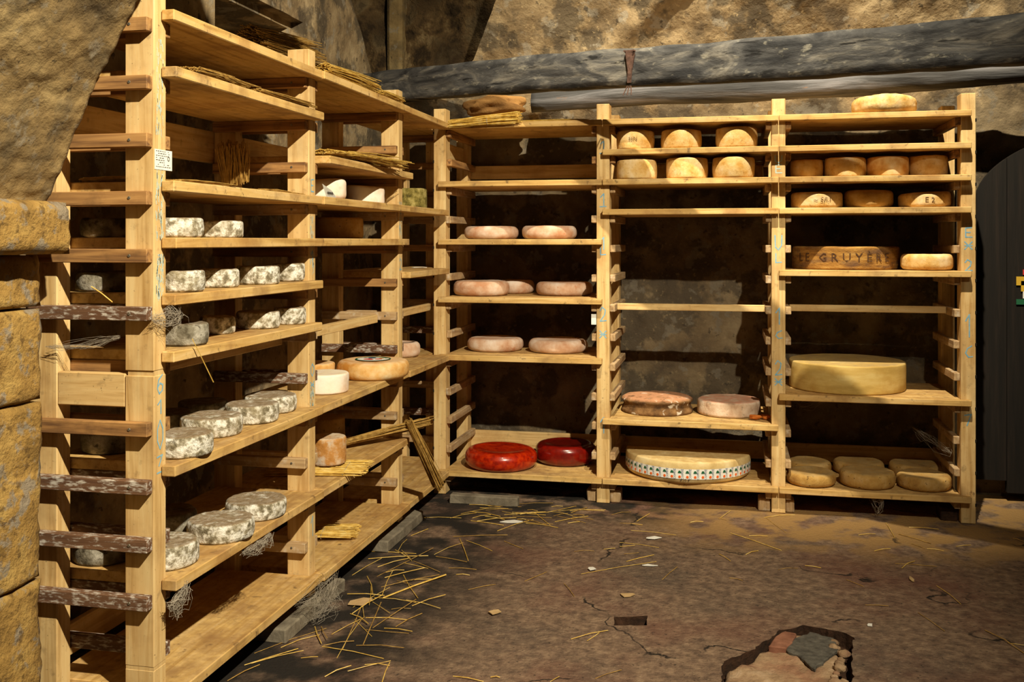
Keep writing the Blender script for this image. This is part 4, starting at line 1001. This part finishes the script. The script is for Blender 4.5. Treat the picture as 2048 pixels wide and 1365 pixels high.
# dangling straw at the end post
bm = bmesh.new(); straw_line(bm, (-1.605, 2.76, 1.20), (-1.59, 2.86, 1.055), .002, random.Random(1)); tag(link('straw', bm, M['straw'], loc=(-1.60, 2.8, 1.1)), 'single pale straw dangling from the shelf beside the first post', 'straw')
bm = bmesh.new(); straw_line(bm, (-1.84, 2.60, 1.365), (-1.77, 2.60, 1.32), .002, random.Random(1)); tag(link('straw', bm, M['straw'], loc=(-1.8, 2.6, 1.34)), 'single straw poking out through the end frame beside a dim cheese', 'straw')
FS = [(-1.949,3.521,-1.849,3.678),(-1.659,4.211,-1.61,4.468),(-1.543,4.213,-1.409,4.637),(-1.585,4.339,-1.476,4.484),(-1.669,4.442,-1.406,4.544),(-1.698,4.555,-1.471,4.561),(-1.59,4.599,-1.484,4.483),(-1.449,4.452,-1.28,4.317),(-1.501,4.199,-1.359,4.34),(-1.424,3.961,-1.241,4.279),(-1.479,4.092,-1.267,4.262),(-1.44,3.994,-1.498,4.305),(-1.59,4.216,-1.478,3.986),(-1.537,4.123,-1.444,3.853),(-1.59,3.98,-1.422,3.977),(-1.464,3.968,-1.271,3.94),(-1.454,3.92,-1.337,3.8),(-1.512,3.847,-1.435,4.08),(-1.488,3.776,-1.436,3.974),(-1.499,3.94,-1.418,3.727),(-1.394,3.444,-1.481,3.864),(-1.334,3.497,-1.406,3.89),(-1.354,3.651,-1.277,3.958),(-1.267,3.671,-1.21,3.828),(-1.418,3.745,-1.243,3.743),(-1.495,3.775,-1.38,3.672),(-1.386,3.369,-1.425,3.725),(-1.454,3.719,-1.328,3.572),(-1.487,3.562,-1.424,3.743),(-1.689,3.33,-1.529,3.613),(-1.677,3.231,-1.554,3.41),(-1.66,3.249,-1.529,3.40),(-1.675,3.106,-1.627,3.249),(-1.58,3.62,-1.486,3.464),(-1.555,3.625,-1.477,3.498),(-1.477,3.45,-1.216,3.391),(-1.356,3.484,-1.167,3.475),(-1.264,3.329,-1.173,3.334),(-1.364,3.208,-1.298,3.286),(-1.157,3.209,-1.185,3.368),(-1.456,4.45,-1.553,4.587),(-1.434,4.26,-1.279,3.988),(-1.62,3.403,-1.528,3.545),(-1.375,4.868,-1.111,4.956),(-1.293,4.827,-1.125,4.68),(-1.334,4.847,-1.199,4.507),(-1.179,5.017,-1.037,5.259),(-1.212,5.323,-0.982,5.419),(-1.054,5.393,-0.929,5.167),(-1.656,5.15,-1.422,5.201),(-1.384,4.57,-1.295,4.768),(-1.59,4.842,-1.536,4.964),(-1.59,4.779,-1.573,4.596),(-1.105,4.853,-0.988,4.752),(-0.884,4.289,-0.813,4.443),(-0.934,3.307,-0.82,3.285),(-0.804,3.32,-0.772,3.323),(-1.102,4.142,-1.002,4.23),(-1.349,3.854,-1.271,3.871),(-0.657,4.446,-0.338,4.691),(-0.503,5.165,-0.271,5.145),(0.0,5.234,0.241,4.986),(-0.295,4.447,-0.239,4.635),(0.184,5.572,0.28,5.308),(-0.055,5.497,0.0,5.65),(-0.489,5.342,-0.435,5.507),(0.839,5.397,0.969,5.258),(0.767,4.839,0.842,4.957),(0.678,5.074,0.76,5.129),(0.875,4.622,0.929,4.414),(0.739,4.275,0.803,4.087),(0.958,4.137,1.042,3.931),(-0.586,3.702,-0.461,3.826),(-0.525,3.705,-0.49,3.803),(-0.453,3.393,-0.372,3.485),(-0.599,3.332,-0.575,3.379),(-0.005,4.532,0.052,4.511),(0.211,4.685,0.3,4.724),(-0.713,4.309,-0.643,4.156),(-0.539,4.947,-0.342,4.906),(-0.475,4.658,-0.356,4.782),(-0.498,4.769,-0.429,4.802),(-0.737,4.76,-0.644,4.784),(0.747,4.902,0.928,4.901),(0.501,4.621,0.564,4.545),(0.092,5.205,0.184,5.217),(0.806,5.595,0.811,5.322),(-0.859,5.428,-0.787,5.551),(-0.636,5.43,-0.538,5.523),(-0.977,5.436,-0.838,5.371),(0.178,5.557,0.344,5.65),(1.39,5.441,1.431,5.399),(0.911,5.531,1.056,5.52),(-0.054,4.866,0.0,4.772),(0.926,5.173,0.873,5.238),(1.009,4.026,1.064,4.014)]
rnd = random.Random(21)
for k in range(60):     # the litter drifting along the foot of the back rack and beside the left rack
    if k < 34: x, y, L = rnd.uniform(-1.5, -.75), rnd.uniform(5.15, 5.55), rnd.uniform(.06, .22)
    elif k < 48: x, y, L = rnd.uniform(-1.55, -1.1), rnd.uniform(3.2, 4.6), rnd.uniform(.06, .2)
    else: x, y, L = rnd.uniform(-.7, 1.3), rnd.uniform(4.3, 5.5), rnd.uniform(.04, .12)
    t = rnd.uniform(-.6, .9); FS.append((x, y, x+L*math.cos(t), y+L*math.sin(t)))
for k, (x0, y0, x1, y1) in enumerate(FS):
    bm = bmesh.new(); r = rnd.uniform(.0011, .0021)
    if k == 9: r = .004
    lift = rnd.uniform(.001, .012) if -1.6 < x0 < -1.2 and y0 < 4.6 else 0
    straw_line(bm, (x0, y0, r+fz(x0, y0)+.001), (x1, y1, r+fz(x1, y1)+.001+lift), r, rnd, .006)
    tag(link('straw', bm, M['straw'] if rnd.random() < .7 else M['old_straw'], loc=((x0+x1)/2, (y0+y1)/2, 0)), 'loose yellow straw lying on the dark concrete floor', 'straw', 'loose straws on the floor')

# ------------------------------------------------------------------ scraps
def scrap(x, y, w, h, ang, mat, label, z=0, seed=0):
    bm = bmesh.new(); rnd = random.Random(seed+x*10); pts = []
    for k in range(6):
        t = 2*math.pi*(k+rnd.uniform(-.3, .3))/6; pts.append((math.cos(t)*w/2*rnd.uniform(.6, 1.25), math.sin(t)*h/2*rnd.uniform(.6, 1.3)))
    ca, sa = math.cos(ang), math.sin(ang)
    prism(bm, [(x+a*ca-b*sa, y+a*sa+b*ca) for a, b in pts], z+.001, z+.004)
    for v in bm.verts: v.co.z += .006*abs(nz(v.co, 25, 2))
    tag(link('paper_scrap', bm, M[mat], loc=(x, y, z)), label, 'scrap', 'scraps of paper on the floor' if z == 0 else None)
scrap(-1.142, 5.18, .10, .05, .3, 'paper', 'white crumpled paper scrap nearest the red cheeses on the floor')
scrap(-.383, 5.046, .09, .03, .3, 'paper', 'narrow white paper scrap on the floor in front of the banded half wheel')
scrap(-.617, 4.511, .05, .05, .2, 'paper', 'square cream paper scrap at the end of a long straw on the floor')
scrap(-.362, 4.617, .06, .02, .1, 'paper', 'tiny curled white paper strip beside a long straw')
scrap(-.431, 4.212, .07, .05, .2, 'card', 'brown leaf-like scrap behind the small floor slot')
scrap(-.928, 3.906, .06, .05, .2, 'card', 'folded tan scrap midway between straw litter and floor slot')
scrap(-1.50, 3.90, .12, .10, .9, 'card', 'tan torn cardboard piece beside the plinth of the second left post')
scrap(.531, 4.087, .03, .02, .9, 'paper', 'tiny white fleck behind the big floor hole')
scrap(.781, 4.675, .02, .05, .1, 'card', 'small upright yellowish chip on the floor at right')
scrap(-1.665, 2.80, .05, .06, .1, 'paper', 'white paper corner at the foot of the nearest knee-high grey wheel', z=ZT(4), seed=4)
scrap(-1.80, 5.62, .10, .06, .1, 'paper', 'white crumbs of paper on the far corner shelf', z=ZT(7), seed=5)
for k, (x, y) in enumerate(((.135, 5.765), (.195, 5.785))):
    tag(lump('orange_crumb', x, y, ZT(2)+.0175, .030, .018, .013, M['crumb'], k+2, 3, .6), ('left' if k == 0 else 'right')+' orange crumb beside the ruddy wheel on its shelf', 'crumb')
# cobwebs
def cobweb(name, pts, n, r, spread, label, seed):
    rnd = random.Random(seed); bm = bmesh.new(); P = [Vector(p) for p in pts]
    for k in range(n):
        a, b = rnd.sample(P, 2); j = lambda s=1: Vector((rnd.gauss(0, 1), rnd.gauss(0, 1), rnd.gauss(0, 1)))*spread*s
        a = a+j(.5); b = b+j(.5); m = a.lerp(b, .5)+j()+Vector((0, 0, -abs(rnd.gauss(0, spread))))
        for q in (a, m, b): q.z = max(q.z, .006)
        q1 = a.lerp(m, .5)+j(.4); q2 = m.lerp(b, .5)+j(.4); q1.z = max(q1.z, .006); q2.z = max(q2.z, .006)
        tube(bm, [a, q1, m, q2, b], r, 3)
    tag(link(name, bm, M['web'], loc=P[0]), label, 'cobweb', kind='stuff')
cobweb('cobweb', [(-1.60, 3.52, .13), (-1.60, 3.72, .13), (-1.60, 3.86, .12), (-1.58, 3.62, .03), (-1.56, 3.80, .02), (-1.57, 3.70, .08)], 90, .0004, .025, 'dusty cobweb hanging from the bottom board at the second left post', 1)
cobweb('cobweb', [(-1.61, 2.70, .44), (-1.62, 2.66, .42), (-1.63, 2.71, .38), (-1.60, 2.72, .46)], 90, .0006, .012, 'matted cobweb clump at the first post under the lowest cheese shelf', 2)
cobweb('cobweb', [(-1.61, 3.1, .44), (-1.615, 3.2, .445), (-1.615, 3.3, .45), (-1.61, 3.24, .43)], 70, .0006, .012, 'dusty cobweb under the edge of the lowest cheese shelf', 3)
cobweb('cobweb', [(-1.62, 2.66, 1.30), (-1.61, 2.70, 1.28), (-1.65, 2.62, 1.27), (-1.63, 2.72, 1.25)], 70, .0004, .012, 'fluffy cobweb on the first post below the upper row of four cheeses', 4)
cobweb('cobweb', [(-2.0, 2.62, 1.18), (-1.76, 2.62, 1.215), (-1.90, 2.62, 1.18)], 26, .0004, .006, 'cobweb strand slung across the end frame', 5)
cobweb('cobweb', [(.32, 5.9, .62), (.5, 5.8, .61), (.38, 5.8, .57)], 16, .0004, .015, 'wispy cobweb below the very large yellow wheel', 6)
cobweb('cobweb', [(.75, 5.66, .11), (.80, 5.66, .11), (.78, 5.66, .03)], 24, .0005, .012, 'cobweb hanging under the bottom shelf of speckled cheeses', 7)
cobweb('cobweb', [(1.08, 5.78, .42), (1.15, 5.72, .36), (1.0, 5.9, .45)], 20, .0004, .015, 'cobweb on the right-hand cleats above the speckled cheeses', 8)
